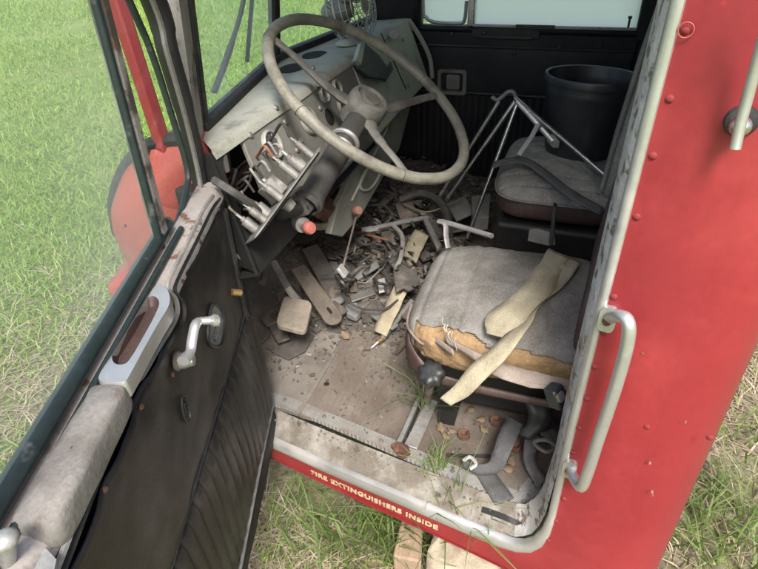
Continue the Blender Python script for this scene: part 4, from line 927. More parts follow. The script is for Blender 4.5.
# foam flap
sb = MB().prism([V(.965, -.2, .05), V(1.22, -.2, .05), V(1.22, .21, .05), V(.965, .21, .05)], V(0, 0, .165)); sb.build('seat_base', M['blackpaint'], SEAT, bev=.01)
for y in (-.15, .17): MB().box((.93, y-.02, .004), (1.215, y+.02, .05)).build('seat_mount', M['blackpaint'], SEAT)
# backrest: its brown edge shows past the door post
def bkr(X0, X1, Yb, m, m2, name, parent, z0=.30, z1=.92, lean=.05):
    def lean_(p, x, y, z): return p+V(0, -lean*(p.z-z0)/(z1-z0)-.085*(p.x-.9), 0)+V(0, .004*mnoise.noise(p*10), 0)
    o = superbox(X0, X1, Yb-.055, Yb+.055, z0, z1, e1=.2, e2=.2, nu=60, nv=120, disp=lean_)
    B_ = o.build(name, m, parent)
    return B_
bkr(SX0+.015, SX1+.01, -.122, M['brownvinyl'], None, 'backrest', SEAT, .315, .70, .03)
# passenger seat
QX0, QX1, QY0, QY1, QZ0, QZ1 = 1.555, 2.06, -.20, .185, .225, .345
def wr2(p, x, y, z):
    w_ = .002*mnoise.noise(p*12)
    if z > .2: w_ += -.006*max(0, cos((p.x-1.6)*2*pi/.06))**6
    return p+V(0, 0, w_)
st2 = superbox(QX0, QX1, QY0, QY1, QZ0, QZ1, dome=.012, disp=wr2, nu=60, nv=160, keep=lambda p: p.z > .305 )
PS = st2.build('passenger_seat', M['seatcloth2'], TR, solid=.0025)
st3 = superbox(QX0+.001, QX1-.001, QY0+.001, QY1-.001, QZ0, QZ1-.012, nu=30, nv=90); st3.build('vinyl_band', M['brownvinyl'], PS)
wire([V((QX0+QX1)/2+((QX1-QX0)/2+.003)*sg(cos(b_), .42), (QY0+QY1)/2+((QY1-QY0)/2+.003)*sg(sin(b_), .42), .305) for b_ in np.linspace(radians(90), radians(265), 40)], .0035, M['slate'], PS, 'seat_piping')
MB().prism([V(1.55, -.22, .0), V(2.05, -.22, .0), V(2.05, .15, .0), V(1.56, .165, .0)], V(0, 0, .225)).build('seat_base', M['blackpaint'], PS, bev=.015, seg=3)
def lean2(p, x, y, z):
    f = (p.z-.32)/.75; g_ = min(1, max(0, (p.x-1.63)/.08)); return p+V(.0, .055-.085*f+.012*sin(pi*f)-.075*g_*g_*(3-2*g_), 0)
bb = superbox(QX0+.0, QX1+.02, -.255, -.165, .30, 1.12, e1=.25, e2=.35, nu=44, nv=90, disp=lean2); bb.build('backrest', M['seatcloth2'], PS)
wire([lean2(V(QX0+.012, -.168, z), 0, 0, 0) for z in np.linspace(.36, 1.05, 16)], .006, M['slate'], PS, 'seat_piping')
# bracket plates on the box between the seats
MB().prism([AT(x, y, 1.55) for x, y in [(529, 229), (547, 234), (548, 246), (527, 241)]], V(.01, -.02, 0)).build('seat_bracket', M['slate'], PS, bev=.002)
MB().prism([AT(x, y, 1.53) for x, y in [(553, 205), (557, 207), (553, 245), (549, 243)]], V(.02, .0, 0)).build('seat_bracket', M['blackpaint'], PS, bev=.002)
eb = MB().prism([V(1.30, -.28, 0), V(1.50, -.28, 0), V(1.50, .02, 0), V(1.30, .02, 0)], V(0, 0, .10)); eb.build('engine_hump', M['darkscrap'], TR, bev=.02, seg=3)
# ------------------------------------------------------------------ loose things
# bucket on the passenger seat
bc = V(1.875, -.045, .352); ax = V(.05, -.03, 1).normalized()
b_ = MB().lathe([(0, .0), (.103, .0), (.108, .012), (.132, .185), (.1345, .190), (.133, .197), (.135, .215), (.1425, .217), (.144, .232), (.141, .238), (.135, .236), (.1325, .225), (.131, .21), (.128, .20), (.129, .19), (.105, .012), (0, .008)], bc, ax, 56)
BK = b_.build('bucket', M['bucket']); tag(BK, 'black plastic bucket standing on the passenger seat', 'bucket')
# chrome folding stand leaning between the seats
apx = AT(512, 95, 1.76)
SN_ = thing('folding_stand', (apx.x, apx.y, .02), 'chrome folding stand of thin tubes leaning against the passenger seat', 'stand')
def leg(p0, p1, k0, k1, r=.0065, m='chrome', name='leg'):
    return MB().tube([AT(*p0, k0), AT(*p1, k1)], r, 10).build(name, M[m], SN_)
leg((499, 101), (437, 200), 1.77, 1.98); leg((516, 100), (446, 200), 1.76, 1.96); leg((517, 104), (467, 238), 1.755, 1.93)
leg((515, 98), (605, 175), 1.755, 1.62)
tb = MB().tube(cr([AT(492, 97, 1.78), AT(497, 100, 1.775), AT(502, 97, 1.77), AT(508, 92, 1.765), AT(514, 93, 1.76), AT(517, 103, 1.755)], 5), .0065, 10); tb.build('handle_bend', M['greymetal'], SN_)
p0, p1 = AT(517, 101, 1.74), AT(553, 141, 1.72)
MB().tube([p0, p1], .0085, 10).build('cross_tube', M['whitemetal'], SN_)
cb = MB().obox(p1, (p1-p0).normalized()*.016, V(0, 0, .012), V(0, .010, 0)); cb.build('end_clip', M['greymetal'], SN_, bev=.003)
hinge = p0*.35+p1*.65
MB().torus(hinge, (p1-p0), .015, .005, 16, 6).build('hinge_collar', M['chrome'], SN_)
MB().ribbon([AT(538, 124, 1.72), AT(532, 136, 1.70), AT(519, 155, 1.68)], V(.006, .006, 0), .003).build('brace_strip', M['whitemetal'], SN_)
# second chrome strut with a bent end, lying behind the driver's cushion
SB = thing('bent_strut', AT(447, 245, 1.62), 'short chrome strut with a flattened bent end sticking up behind the front seat cushion', 'strut')
MB().tube([AT(441, 221, 1.66), AT(452, 224, 1.64), AT(492, 236, 1.52)], [.007, .0075, .0075], 8).build('tube', M['whitemetal'], SB)
MB().tube(cr([AT(438, 221, 1.66), AT(445, 224, 1.65), AT(446, 236, 1.65), AT(448, 248, 1.65)], 4), .009, 8, flat=.7).build('bent_foot', M['whitemetal'], SB)
# dash fan
fc = YY(350, 8, .735); FN = thing('dash_fan', Z(346, 44, .664), 'small wire caged fan on the dashboard behind the steering wheel', 'fan')
fa = V(-.15, -.95, .22).normalized(); u, w_ = perp(fa); R_ = .105
cg = MB()
for rr_, h in ((.105, 0), (.104, .025), (.097, .042), (.080, .052), (.062, .057), (.044, .059), (.028, .060), (.098, -.03), (.07, -.045)): cg.torus(fc+fa*h, fa, rr_, .0017 if h else .0035, 40, 5)
for k in range(22):
    a = 2*pi*k/22; d = u*cos(a)+w_*sin(a); cg.tube(cr([fc+d*.106+fa*0, fc+d*.104+fa*.025, fc+d*.095+fa*.043, fc+d*.06+fa*.058, fc+d*.02+fa*.060], 3), .0013, 5)
    cg.tube([fc+d*.105, fc+d*.09-fa*.035, fc+d*.04-fa*.05], .0013, 5)
cg.build('fan_cage', M['alu'], FN)
MB().lathe([(0, .062), (.022, .060), (.024, .055), (0, .054)], fc, fa, 20).build('cage_badge', M['greymetal'], FN)
for k in range(4):
    a = pi/2*k+.3; d = u*cos(a)+w_*sin(a); e = u*cos(a+.75)+w_*sin(a+.75)
    bl = MB(); bl.grid([[fc+d*.016+fa*.02, fc+d*.055+fa*.026, fc+d*.088+fa*.022], [fc+(d+e)*.010+fa*.012, fc+(d+e).normalized()*.06+fa*.012, fc+(d+e).normalized()*.092+fa*.008], [fc+e*.016-fa*.0, fc+e*.055-fa*.004, fc+e*.084-fa*.006]]); bl.build('fan_blade', M['greymetal'], FN, solid=.0015, sub=1)
MB().lathe([(0, .0), (.03, -.002), (.036, -.02), (.036, -.08), (.025, -.10), (0, -.105)], fc, fa, 20).build('motor', M['greymetal'], FN)
zb = Z(346, 44, .664)
MB().tube([fc-fa*.05+V(0, 0, -.03), fc-fa*.05+V(0, 0, -.07), zb+V(0, .02, .02), zb], .007, 8).build('neck', M['greymetal'], FN)
MB().lathe([(0, .014), (.02, .013), (.030, .006), (.034, 0)], zb, (0, 0, 1), 24).build('base', M['dashtop'], FN)
# dangling instrument cluster
CLU = thing('instrument_cluster', AT(262, 235, 1.16), 'instrument plate with silver gauge backs and loose wires dangling below the dashboard', 'instrument cluster')
pl = [AT(*q) for q in [(311, 153, 1.19), (316, 152, 1.20), (300, 186, 1.17), (282, 212, 1.14), (250, 244, 1.10), (247, 240, 1.10), (262, 216, 1.14), (276, 188, 1.17)]]
pa, pb, pc = AT(314, 153, 1.20), AT(249, 242, 1.11), AT(276, 190, 1.16)
# a real plate: long axis pa-pb, tipped so that we see it almost on edge
lx = (pb-pa); mid = (pa+pb)*.5; vd = (mid-CAM).normalized(); nn = lx.cross(vd).normalized()
if nn.dot(RI) > 0: nn = -nn           # towards picture left: the side with the gauge backs
wd = (nn.cross(lx.normalized())).normalized()
if wd.dot(vd) > 0: wd = -wd
tilt = .10
nn2 = (nn*cos(tilt)+wd*sin(tilt)).normalized(); wd2 = (wd*cos(tilt)-nn*sin(tilt)).normalized()
pm_ = MB().rbox(mid, lx*.5, wd2*.046, nn2*.0016, .25); PLT = pm_.build('mounting_plate', M['greymetal'], CLU)
MB().rbox(mid-nn2*.004, lx*.47, wd2*.040, nn2*.002, .25).build('plate_face', M['dark'], CLU)
for f, o_, r_, hh, mm in ((-.30, .008, .014, .040, 'grimealu'), (-.02, -.008, .016, .036, 'grimealu'), (.22, .0, .014, .034, 'greymetal'), (-.16, .030, .0085, .052, 'grimealu'), (.08, .028, .0085, .044, 'grimealu'), (.31, .024, .008, .042, 'grimealu'), (-.40, .03, .007, .05, 'greymetal'), (.36, -.012, .011, .036, 'greymetal')):
    c = mid+lx*f+wd2*o_+nn2*.002
    G_ = MB().lathe([(0, hh), (r_*.55, hh), (r_*.6, hh*.82), (r_*.95, hh*.78), (r_, hh*.72), (r_, 0)], c, nn2, 18).build('gauge_back', M[mm], CLU)
    MB().cyl(c+nn2*hh, c+nn2*(hh+.013), r_*.28, 8).build('terminal', M['alu'], G_)
q = mid+lx*.02+wd2*.005; MB().obox(q+nn2*.024, lx.normalized()*.020, wd2*.016, nn2*.020).build('switch_block', M['grimealu'], CLU, bev=.002)
q = mid+lx*.03-nn2*.012; MB().lathe([(0, .02), (.012, .018), (.016, 0)], q-nn2*.0, -nn2, 14).build('plate_knob', M['greymetal'], CLU)
wsrc = [(-.30, .008, .052), (-.16, .030, .064), (.08, .028, .056), (-.02, -.008, .048), (.22, 0, .046), (.31, .024, .054), (-.22, .02, .06), (-.40, .03, .06), (.36, -.012, .048), (-.1, .0, .05), (.15, .01, .05)]
ends = [(242, 164, 1.30), (243, 172, 1.30), (246, 188, 1.28), (238, 176, 1.28), (235, 200, 1.28), (240, 212, 1.25), (258, 160, 1.30), (252, 158, 1.28), (238, 220, 1.25), (236, 185, 1.3), (234, 194, 1.3)]
for i, ((f, o_, h), e) in enumerate(zip(wsrc, ends)):
    a = mid+lx*f+wd2*o_+nn2*h; b2 = AT(*e); mdl = (a+b2)*.5+V(0, -.005, .014+.006*(i % 3))
    wire([a, a+nn2*.018+V(0, 0, .004+.004*(i % 4)), mdl, b2, b2+V(-.01, .06, -.06)], .0032 if i % 2 else .0026, M[('cablegrey', 'copper', 'cablegrey', 'cable', 'cablegrey', 'cable', 'cablegrey', 'cable', 'hosetan', 'cablegrey', 'cable')[i]], CLU, 'wire')
# ---------------------------------------------------------------- belts
def belt(name, L, Rr, m, label, cat='seat belt', group=None, th=.003, jit=.0015):
    o = strip([AT(*q) if len(q) == 3 and q[2] > .6 else Z(*q) for q in L], [AT(*q) if len(q) == 3 and q[2] > .6 else Z(*q) for q in Rr]).build(name, M[m], None, solid=th, jitter=jit, jsc=25)
    if label: tag(o, label, cat, group)
    return o
TBL = thing('seat_belt', Z(520, 320, .34), 'stained tan seat belt folded over the torn driver seat cushion', 'seat belt')
a = strip([Z(548, 248, .366), Z(531, 276, .372), Z(510, 298, .372), Z(488, 314, .364), Z(486, 334, .356)], [Z(568, 258, .366), Z(553, 288, .372), Z(540, 304, .372), Z(518, 328, .366), Z(502, 338, .358)]).build('belt_fold', M['belt'], TBL, solid=.003, jitter=.005, jsc=17)
a = strip([Z(566, 256, .364), Z(549, 286, .366), Z(520, 324, .360), AT(502, 338, 1.06), AT(476, 362, 1.07), AT(454, 385, 1.085), AT(439, 400, 1.10)], [Z(583, 263, .364), Z(561, 287, .366), Z(541, 307, .364), AT(522, 337, 1.035), AT(486, 380, 1.05), AT(465, 397, 1.075), AT(449, 407, 1.09)]).build('belt_strap', M['belt'], TBL, solid=.003, jitter=.006, jsc=15)
# tan strap on the floor, in two runs joined by a dark connector
FST = thing('floor_strap', Z(400, 290, .08), 'long tan webbing strap on the littered floor between pedals and seat', 'strap')
strip([Z(415, 229, .12), Z(404, 250, .11), Z(399, 268, .10), Z(396, 280, .10)], [Z(429, 236, .12), Z(420, 254, .11), Z(412, 275, .10), Z(408, 285, .10)]).build('strap_run', M['belt'], FST, solid=.004, jitter=.002)
strip([Z(395, 284, .10), Z(386, 304, .08), Z(378, 320, .055), Z(374, 331, .03)], [Z(408, 290, .10), Z(399, 310, .08), Z(391, 326, .055), Z(387, 337, .03)]).build('strap_run', M['belt'], FST, solid=.004, jitter=.002)
MB().prism([Z(x, y, .115) for x, y in [(393, 274), (402, 269), (409, 272), (417, 271), (419, 288), (409, 293), (404, 290), (397, 294)]], V(0, 0, .012)).build('connector', M['darkscrap'], FST, bev=.003, jitter=.006)
# grey belt with its tongue, tangled behind the rail
GB = thing('lap_belt', Z(500, 470, .03), 'grey webbing lap belt coiled on the plywood floor by the sill', 'seat belt')
strip([Z(508, 416, .07), Z(500, 432, .09), Z(494, 448, .085), Z(488, 462, .06), Z(474, 464, .05), Z(465, 459, .05)], [Z(524, 424, .07), Z(516, 440, .09), Z(508, 458, .085), Z(498, 473, .04), Z(477, 474, .03), Z(463, 466, .035)]).build('belt_strap', M['greybelt'], GB, solid=.003, jitter=.002)
strip([Z(476, 473, .012), Z(484, 487, .010), Z(496, 505, .008)], [Z(493, 470, .012), Z(502, 482, .010), Z(514, 498, .008)]).build('belt_tab', M['greybelt'], GB, solid=.004)
MB().tube(cr([Z(463, 461, .055), Z(470, 457, .06), Z(476, 464, .055), Z(470, 469, .05)], 4), .004, 6).build('belt_ring', M['whitemetal'], GB)
BB = thing('buckle_belt', Z(545, 440, .03), 'black seat belt with its square buckle bunched between seat and door jamb', 'seat belt')
strip([Z(524, 398, .15), Z(528, 412, .13), Z(526, 424, .10), Z(516, 434, .07)], [Z(552, 398, .15), Z(552, 414, .13), Z(546, 428, .10), Z(530, 440, .07)]).build('belt_strap', M['blackplastic'], BB, solid=.004, jitter=.003)
strip([Z(526, 430, .06), Z(524, 450, .05), Z(526, 466, .03), Z(536, 488, .02)], [Z(540, 436, .06), Z(536, 450, .05), Z(537, 462, .03), Z(546, 480, .02)]).build('belt_strap', M['greybelt'], BB, solid=.003, jitter=.003)
strip([Z(540, 432, .07), Z(551, 446, .06), Z(550, 466, .05)], [Z(556, 428, .07), Z(562, 444, .06), Z(557, 468, .05)]).build('belt_strap', M['greybelt'], BB, solid=.003, jitter=.003)
bq = AT(556, 396, .99); BQ = MB().rbox(bq, V(.014, -.007, .0), V(.004, .008, .017), V(-.006, -.010, .004), .3).build('buckle', M['blackplastic'], BB, bev=.004)
MB().rbox(bq+V(-.009, -.006, .009), V(.008, -.004, 0), V(.002, .004, .006), V(-.0015, -.003, .0015), .3).build('buckle_button', M['greymetal'], BQ)
MB().tube(cr([Z(534, 443, .08), Z(545, 440, .09), Z(556, 447, .08), Z(546, 452, .08)], 4, closed=True), .004, 6, closed=True).build('belt_frame', M['greymetal'], BB)
# dark seat strap across the passenger cushion
t_ = strip([Z(493, 162, .372), Z(510, 158, .374), Z(526, 158, .372), Z(546, 170, .366), Z(572, 190, .36), Z(604, 208, .35)], [Z(493, 168, .372), Z(510, 164, .374), Z(524, 164, .372), Z(543, 177, .366), Z(569, 198, .358), Z(600, 215, .34)]).build('hold_down_strap', M['greybelt'], None, solid=.004)
tag(t_, 'dark grey strap lying across the passenger seat in front of the bucket', 'strap')
# black lobed knob beside the driver's seat
kc = AT(431, 374, 1.10); kx = (V(-.35, .1, .8)).normalized(); KN = thing('star_knob', Z(428, 398, .02), 'black lobed plastic knob on a stub beside the torn seat cushion', 'knob')
ku, kw = perp(kx); pts = []
for k in range(48):
    a = 2*pi*k/48; pts.append(kc+(ku*cos(a)+kw*sin(a))*(.0255+.0026*cos(7*a)))
kk = MB(); kk.grid([[kc+(q-kc)*.80-kx*.012 for q in pts], [q-kx*.008 for q in pts], [q+kx*.006 for q in pts], [kc+(q-kc)*.86+kx*.012 for q in pts], [kc+(q-kc)*.45+kx*.013 for q in pts], [kc+(q-kc)*.02+kx*.012 for q in pts]], cv=True); kk.build('knob_head', M['blackplastic'], KN, angle=60)
MB().tube([kc-kx*.008, Z(427, 400, .02)], .009, 10).build('stub', M['palevinyl'], KN)
# seat slide rails
RL = thing('seat_rail', Z(415, 420, .004), 'pale aluminium seat slide rail screwed to the plywood beside the grass', 'rail')
MB().prism([Z(404, 446, .010), Z(417, 450, .010), Z(438, 403, .012), Z(428, 399, .012)], V(0, 0, .005)).build('rail_plate', M['alu'], RL, bev=.001)
MB().prism([Z(396, 447, .006), Z(400, 449, .006), Z(424, 394, .008), Z(421, 392, .008)], V(0, 0, .014)).build('rail_edge', M['alu'], RL, bev=.001)
MB().prism([Z(401, 447, .004), Z(404, 447, .004), Z(426, 396, .004), Z(424, 395, .004)], V(0, 0, .003)).build('rail_slot', M['dark'], RL)
rbk = MB().prism([Z(x, y, .010) for x, y in [(391, 447), (399, 443), (408, 448), (411, 455), (403, 461), (397, 457)]], V(0, 0, .012)); rbk.build('rail_foot', M['rust'], RL, bev=.003, jitter=.003)
# rusty rings
for x, y, rr_, lab in ((464, 438, .014, 'rusty ring lying flat on the plywood next to the dry leaves'), (496, 424, .014, 'rusty ring lying against the grey lap belt behind the other ring'), (516, 451, .012, 'rusty ring half hidden under the black belt')):
    o = MB().lathe([(rr_, .004), (rr_, .016), (rr_*.62, .016), (rr_*.62, .004)], Z(x, y, .004), V(.15, .1, 1), 20, closed_prof=True).build('rusty_ring', M['rust'], None, bev=.001); tag(o, lab, 'ring', 'rusty rings on the cab floor')
# nail-like cable tie on the floor
o = wire([Z(447, 455, .012), Z(470, 456, .014), Z(490, 456, .012)], .0035, M['rubber'], None, 'rubber_strip'); tag(o, 'thin black rubber strip lying in front of the coiled lap belt', 'rubber strip')
# leaves
LV = None; lv = [(441, 428, .016, .3, 'curled dry leaf on the plywood behind the grass tuft'), (452, 431, .013, 1.2, 'dry leaf between the grass tuft and the rusty ring'), (480, 420, .016, 2.0, 'dry leaf lying against the rusty ring nearest the seat'), (484, 430, .014, .8, 'broad dry leaf in front of the rusty ring nearest the seat'), (507, 469, .018, 1.7, 'pale dry leaf beside the tip of the lap belt'), (512, 462, .015, .1, 'small dry leaf under the black belt'), (470, 411, .016, 2.6, 'dry leaf stalk below the tan belt end'), (446, 437, .013, 4, 'small dry leaf on bare plywood left of the rusty ring')]
for x, y, s, rz, lab in lv:
    p = Z(x, y, .008)
    if LV is None:
        m = MB(); rows = []
        for i in range(7):
            f = i/6; wv = max(0, sin(pi*min(1, f*1.05)))**.8*.6
            rows.append([V((f-.5)*2, -wv, .18*abs(sin(f*5))), V((f-.5)*2, 0, .02+.1*sin(f*4)), V((f-.5)*2, wv, .25*abs(cos(f*4)))])
        m.grid(rows); LV = m.build('dry_leaf', M['leaf'], None, solid=.02, jitter=.16, jsc=2.3); o = LV
    else: o = LV.copy(); COL.objects.link(o)
    o.location = p; o.scale = (s, s, s); o.rotation_euler = (0, 0, rz); tag(o, lab, 'leaf', 'dry leaves on the cab floor')
for i in range(22):
    x, y = RNG.uniform(335, 430), RNG.uniform(200, 318); p = Z(x, y, .10); q = V(p.x, p.y, 0); e = min(1, max(0, (p.x-1.16)/.25))*min(1, max(0, (p.y-.2)/.2)); p.z = .012*e+e*(.06+.12*max(0, p.y-.45)+.03*mnoise.noise(q*6)+.018*mnoise.noise(q*17))+.016
    o = LV.copy(); COL.objects.link(o); s = RNG.uniform(.010, .020); o.location = p; o.scale = (s, s, s); o.rotation_euler = (RNG.uniform(-.6, .6), RNG.uniform(-.6, .6), RNG.uniform(0, 6.3)); tag(o, 'dry brown leaf lying in the footwell litter', 'leaf', 'dry leaves in the footwell litter')
# grease gun nozzle / rod with bright tip, brown stick
GG = thing('grease_nozzle', Z(372, 347, .01), 'dark rod with a bright pointed tip and brass collar lying on the plywood', 'rod')
MB().tube([Z(382, 339, .02), Z(412, 301, .055)], .0085, 10).build('barrel', M['slate'], GG)
MB().tube([Z(378, 342, .018), Z(382, 339, .02)], .0068, 10).build('collar', M['brass'], GG)
MB().tube([Z(371, 348, .010), Z(373, 346.5, .013), Z(378, 342, .017)], [.0015, .0028, .0042], 10).build('tip', M['whitemetal'], GG)
o = MB().tube([Z(396, 354, .012), Z(401, 347, .014), Z(417, 325, .03)], [.005, .0085, .009], 9).build('brown_stick', M['brownscrap'], None, jitter=.002); tag(o, 'short brown stick lying beside the torn driver seat', 'stick')
# bars, plates and tags of the litter in the footwell
SBAR = thing('strap_bar', Z(398, 225, .15), 'grey bar with flattened bright end lying across the cables', 'bar')
MB().tube([Z(374, 228, .15), Z(398, 223, .155), Z(428, 217, .15)], .008, 8).build('rod', M['slate'], SBAR)
MB().rbox(Z(370, 229, .15), (Z(376, 228, .15)-Z(364, 230, .15))*.5, V(.004, .014, 0), V(0, 0, .004), .5).build('eyelet', M['whitemetal'], SBAR)
o = MB().prism([Z(x, y, .14) for x, y in [(419, 214), (424, 214), (442, 249), (437, 252)]], V(0, 0, .014)).build('angle_bar', M['slate'], None, bev=.002); tag(o, 'flat grey bar leaning beside the tan strap end', 'bar')
PLM = thing('pull_rod', Z(342, 272, .06), 'thin rod with a silver tag hanging below the brown knob', 'rod')
MB().tube([AT(356, 217, 1.60), AT(350, 240, 1.60), AT(343, 267, 1.58)], .003, 7).build('rod', M['brownscrap'], PLM)
MB().obox(AT(342.5, 271, 1.57), V(.014, 0, 0), V(0, .010, .014), V(0, -.004, .003)).build('silver_tag', M['whitemetal'], PLM, bev=.002)
def scrap(name, px, z, th, m, lab, cat, jit=.003):
    o = MB().prism([Z(x, y, z) for x, y in px], V(0, 0, th)).build(name, M[m], None, bev=min(.003, th*.3), jitter=jit, jsc=30); return tag(o, lab, cat)
scrap('metal_plate', [(349, 294), (371, 286), (376, 295), (352, 303)], .05, .006, 'greymetal', 'pitted pale metal plate lying flat in the footwell litter', 'plate')
scrap('metal_clip', [(377, 281), (385, 279), (387, 292), (379, 294)], .075, .006, 'whitemetal', 'small bright metal clip with holes in the footwell', 'clip', .001)
scrap('slate_chip', [(345, 310), (357, 307), (363, 316), (356, 322), (347, 318)], .03, .02, 'slate', 'grey broken chip beside the end of the throttle pedal', 'scrap')
scrap('dark_block', [(359, 311), (376, 307), (379, 320), (362, 324)], .02, .03, 'darkscrap', 'dark lump next to the grey broken chip', 'scrap')
scrap('steel_scrap', [(391, 253), (400, 249), (403, 262), (396, 272), (389, 265)], .11, .012, 'greymetal', 'crumpled grey metal scrap left of the tan strap', 'scrap')
scrap('wood_scrap', [(330, 246), (346, 243), (351, 266), (338, 276), (333, 262)], .05, .02, 'brownscrap', 'brown wooden scrap below the hanging rod', 'scrap')
scrap('wood_scrap', [(350, 256), (366, 250), (374, 275), (357, 287)], .06, .02, 'brownscrap', 'reddish brown wooden scrap in the middle of the footwell litter', 'scrap')
scrap('wood_scrap', [(395, 212), (412, 206), (418, 222), (402, 230)], .13, .03, 'brownscrap', 'brown block under the flat grey bar', 'scrap')
scrap('carpet_scrap', [(296, 330), (314, 336), (306, 352), (288, 360), (272, 352)], .006, .003, 'darkscrap', 'dark oily patch of matting below the clutch pedal', 'scrap')
scrap('floor_flap', [(246, 330), (262, 312), (279, 318), (268, 338), (254, 352)], .004, .006, 'darkscrap', 'dark floor mat remnant by the open door', 'mat')
scrap('grey_card', [(430, 255), (452, 246), (459, 262), (440, 275)], .09, .008, 'slate', 'grey flat scrap beside the driver cushion', 'scrap')
scrap('grey_card', [(445, 205), (466, 200), (475, 214), (456, 222)], .12, .01, 'slate', 'dusty grey scrap below the folding stand', 'scrap')
scrap('tin_can', [(470, 208), (490, 206), (488, 230), (472, 232)], .10, .05, 'slate', 'dull grey box at the foot of the passenger seat', 'box')
# hoses and cables
def cable(pts, r, m, lab, name='cable', cat='cable', grp=None):
    o = wire([Z(*q) for q in pts], r, M[m], None, name); return tag(o, lab, cat, grp)
cable([(400, 200, .17), (418, 194, .19), (435, 198, .19), (446, 212, .17), (449, 236, .14)], .014, 'cable', 'thick black hose arching over the litter behind the steering wheel', 'hose', 'hose')
G_ = 'loose cables in the footwell'
cable([(340, 236, .09), (362, 243, .12), (384, 246, .11), (386, 262, .09), (380, 270, .08)], .0042, 'cable', 'black cable bending in a square corner in the footwell', grp=G_)
cable([(352, 250, .08), (370, 262, .10), (388, 276, .10), (398, 286, .12), (402, 296, .08)], .004, 'cable', 'black cable running under the tan strap', grp=G_)
cable([(340, 272, .08), (344, 296, .09), (360, 308, .09), (384, 309, .09), (398, 300, .09)], .0034, 'cable', 'thin cable looping round the pitted metal plate', grp=G_)
cable([(392, 224, .15), (402, 236, .15), (401, 256, .14), (396, 270, .12), (397, 283, .12)], .0075, 'cablegrey', 'thick grey cable standing up beside the tan strap', grp=G_)
cable([(330, 210, .13), (360, 206, .16), (385, 206, .16), (396, 220, .15), (415, 216, .16)], .004, 'cable', 'dark cable behind the grey bar', grp=G_)
cable([(362, 196, .15), (385, 190, .17), (402, 205, .16), (414, 226, .15)], .004, 'cable', 'dark cable at the back of the footwell litter', grp=G_)
cable([(404, 204, .18), (425, 212, .18), (446, 206, .17), (466, 196, .17)], .0035, 'hosetan', 'thin tan tube at the back of the footwell litter', grp=G_)
cable([(355, 232, .10), (372, 236, .13), (388, 240, .14)], .004, 'copper', 'short orange brown wire below the grey bar', grp=G_)
for i in range(52):
    x, y = RNG.uniform(335, 452), RNG.uniform(188, 292); a_ = RNG.uniform(0, 2*pi); ln = RNG.uniform(14, 34)
    pts = [(x+cos(a_+RNG.uniform(-.5, .5))*ln*f, y+sin(a_+RNG.uniform(-.5, .5))*ln*.6*f, .07+.07*RNG.uniform(0, 1)+.03*sin(pi*f)) for f in (0, .35, .7, 1)]
    cable(pts, RNG.uniform(.002, .005), ('cable', 'cable', 'darkscrap', 'cable', 'slate')[i % 5], 'short tangled dark cable in the footwell litter', grp='tangled cable ends')
# longer slabs and bars lying criss-cross in the litter
def litter_z(p):
    q = V(p.x, p.y, 0); e = min(1, max(0, (p.x-1.16)/.25))*min(1, max(0, (p.y-.2)/.2)); return .012*e+e*(.06+.12*max(0, p.y-.45)+.03*mnoise.noise(q*6)+.018*mnoise.noise(q*17))
for i, (x0, y0, x1, y1, w_, m, lab) in enumerate([
    (340, 262, 366, 244, .020, 'darkscrap', 'dark slab lying crosswise behind the hanging silver tag'), (372, 300, 396, 312, .016, 'slate', 'grey slat between the pitted plate and the tan strap'),
    (408, 196, 438, 190, .022, 'brownscrap', 'dusty board at the back of the litter under the steering wheel'), (430, 224, 466, 246, .012, 'darkscrap', 'dark bar pointing at the driver cushion corner'),
    (356, 276, 378, 268, .014, 'slate', 'short grey slat above the pitted plate'), (384, 236, 396, 252, .018, 'darkscrap', 'dark slab under the grey bar'),
    (448, 226, 470, 216, .018, 'slate', 'grey slat below the thick black hose'), (330, 292, 345, 300, .014, 'darkscrap', 'dark slat at the tip of the dark pedal'),
    (404, 304, 420, 292, .012, 'brownscrap', 'brown slat against the driver cushion'), (372, 214, 392, 200, .016, 'brownscrap', 'brown slat at the foot of the heater panel'),
    (452, 196, 482, 202, .020, 'darkscrap', 'dark board beside the folding stand legs'), (336, 226, 352, 222, .014, 'greymetal', 'metal strip under the heater panel'),
    (268, 300, 282, 322, .020, 'darkscrap', 'dark wedge behind the clutch pedal arm'), (256, 292, 270, 306, .018, 'brownscrap', 'brown lump in the corner by the door hinge')]):
    a_, b2 = Z(x0, y0, .10), Z(x1, y1, .10); a_.z = litter_z(a_)+.022; b2.z = litter_z(b2)+.030; d_ = (b2-a_).normalized(); s_ = d_.cross(V(0, 0, 1)).normalized()
    o = MB().prism([a_-s_*w_, a_+s_*w_*.8, a_.lerp(b2, .6)+s_*w_*1.1, b2+s_*w_, b2-s_*w_*.7, a_.lerp(b2, .4)-s_*w_*.9], s_.cross(d_)*.008).build('board_offcut', M[m], None, bev=.002, jitter=.003, jsc=40); tag(o, lab, 'offcut', 'offcuts in the footwell litter')
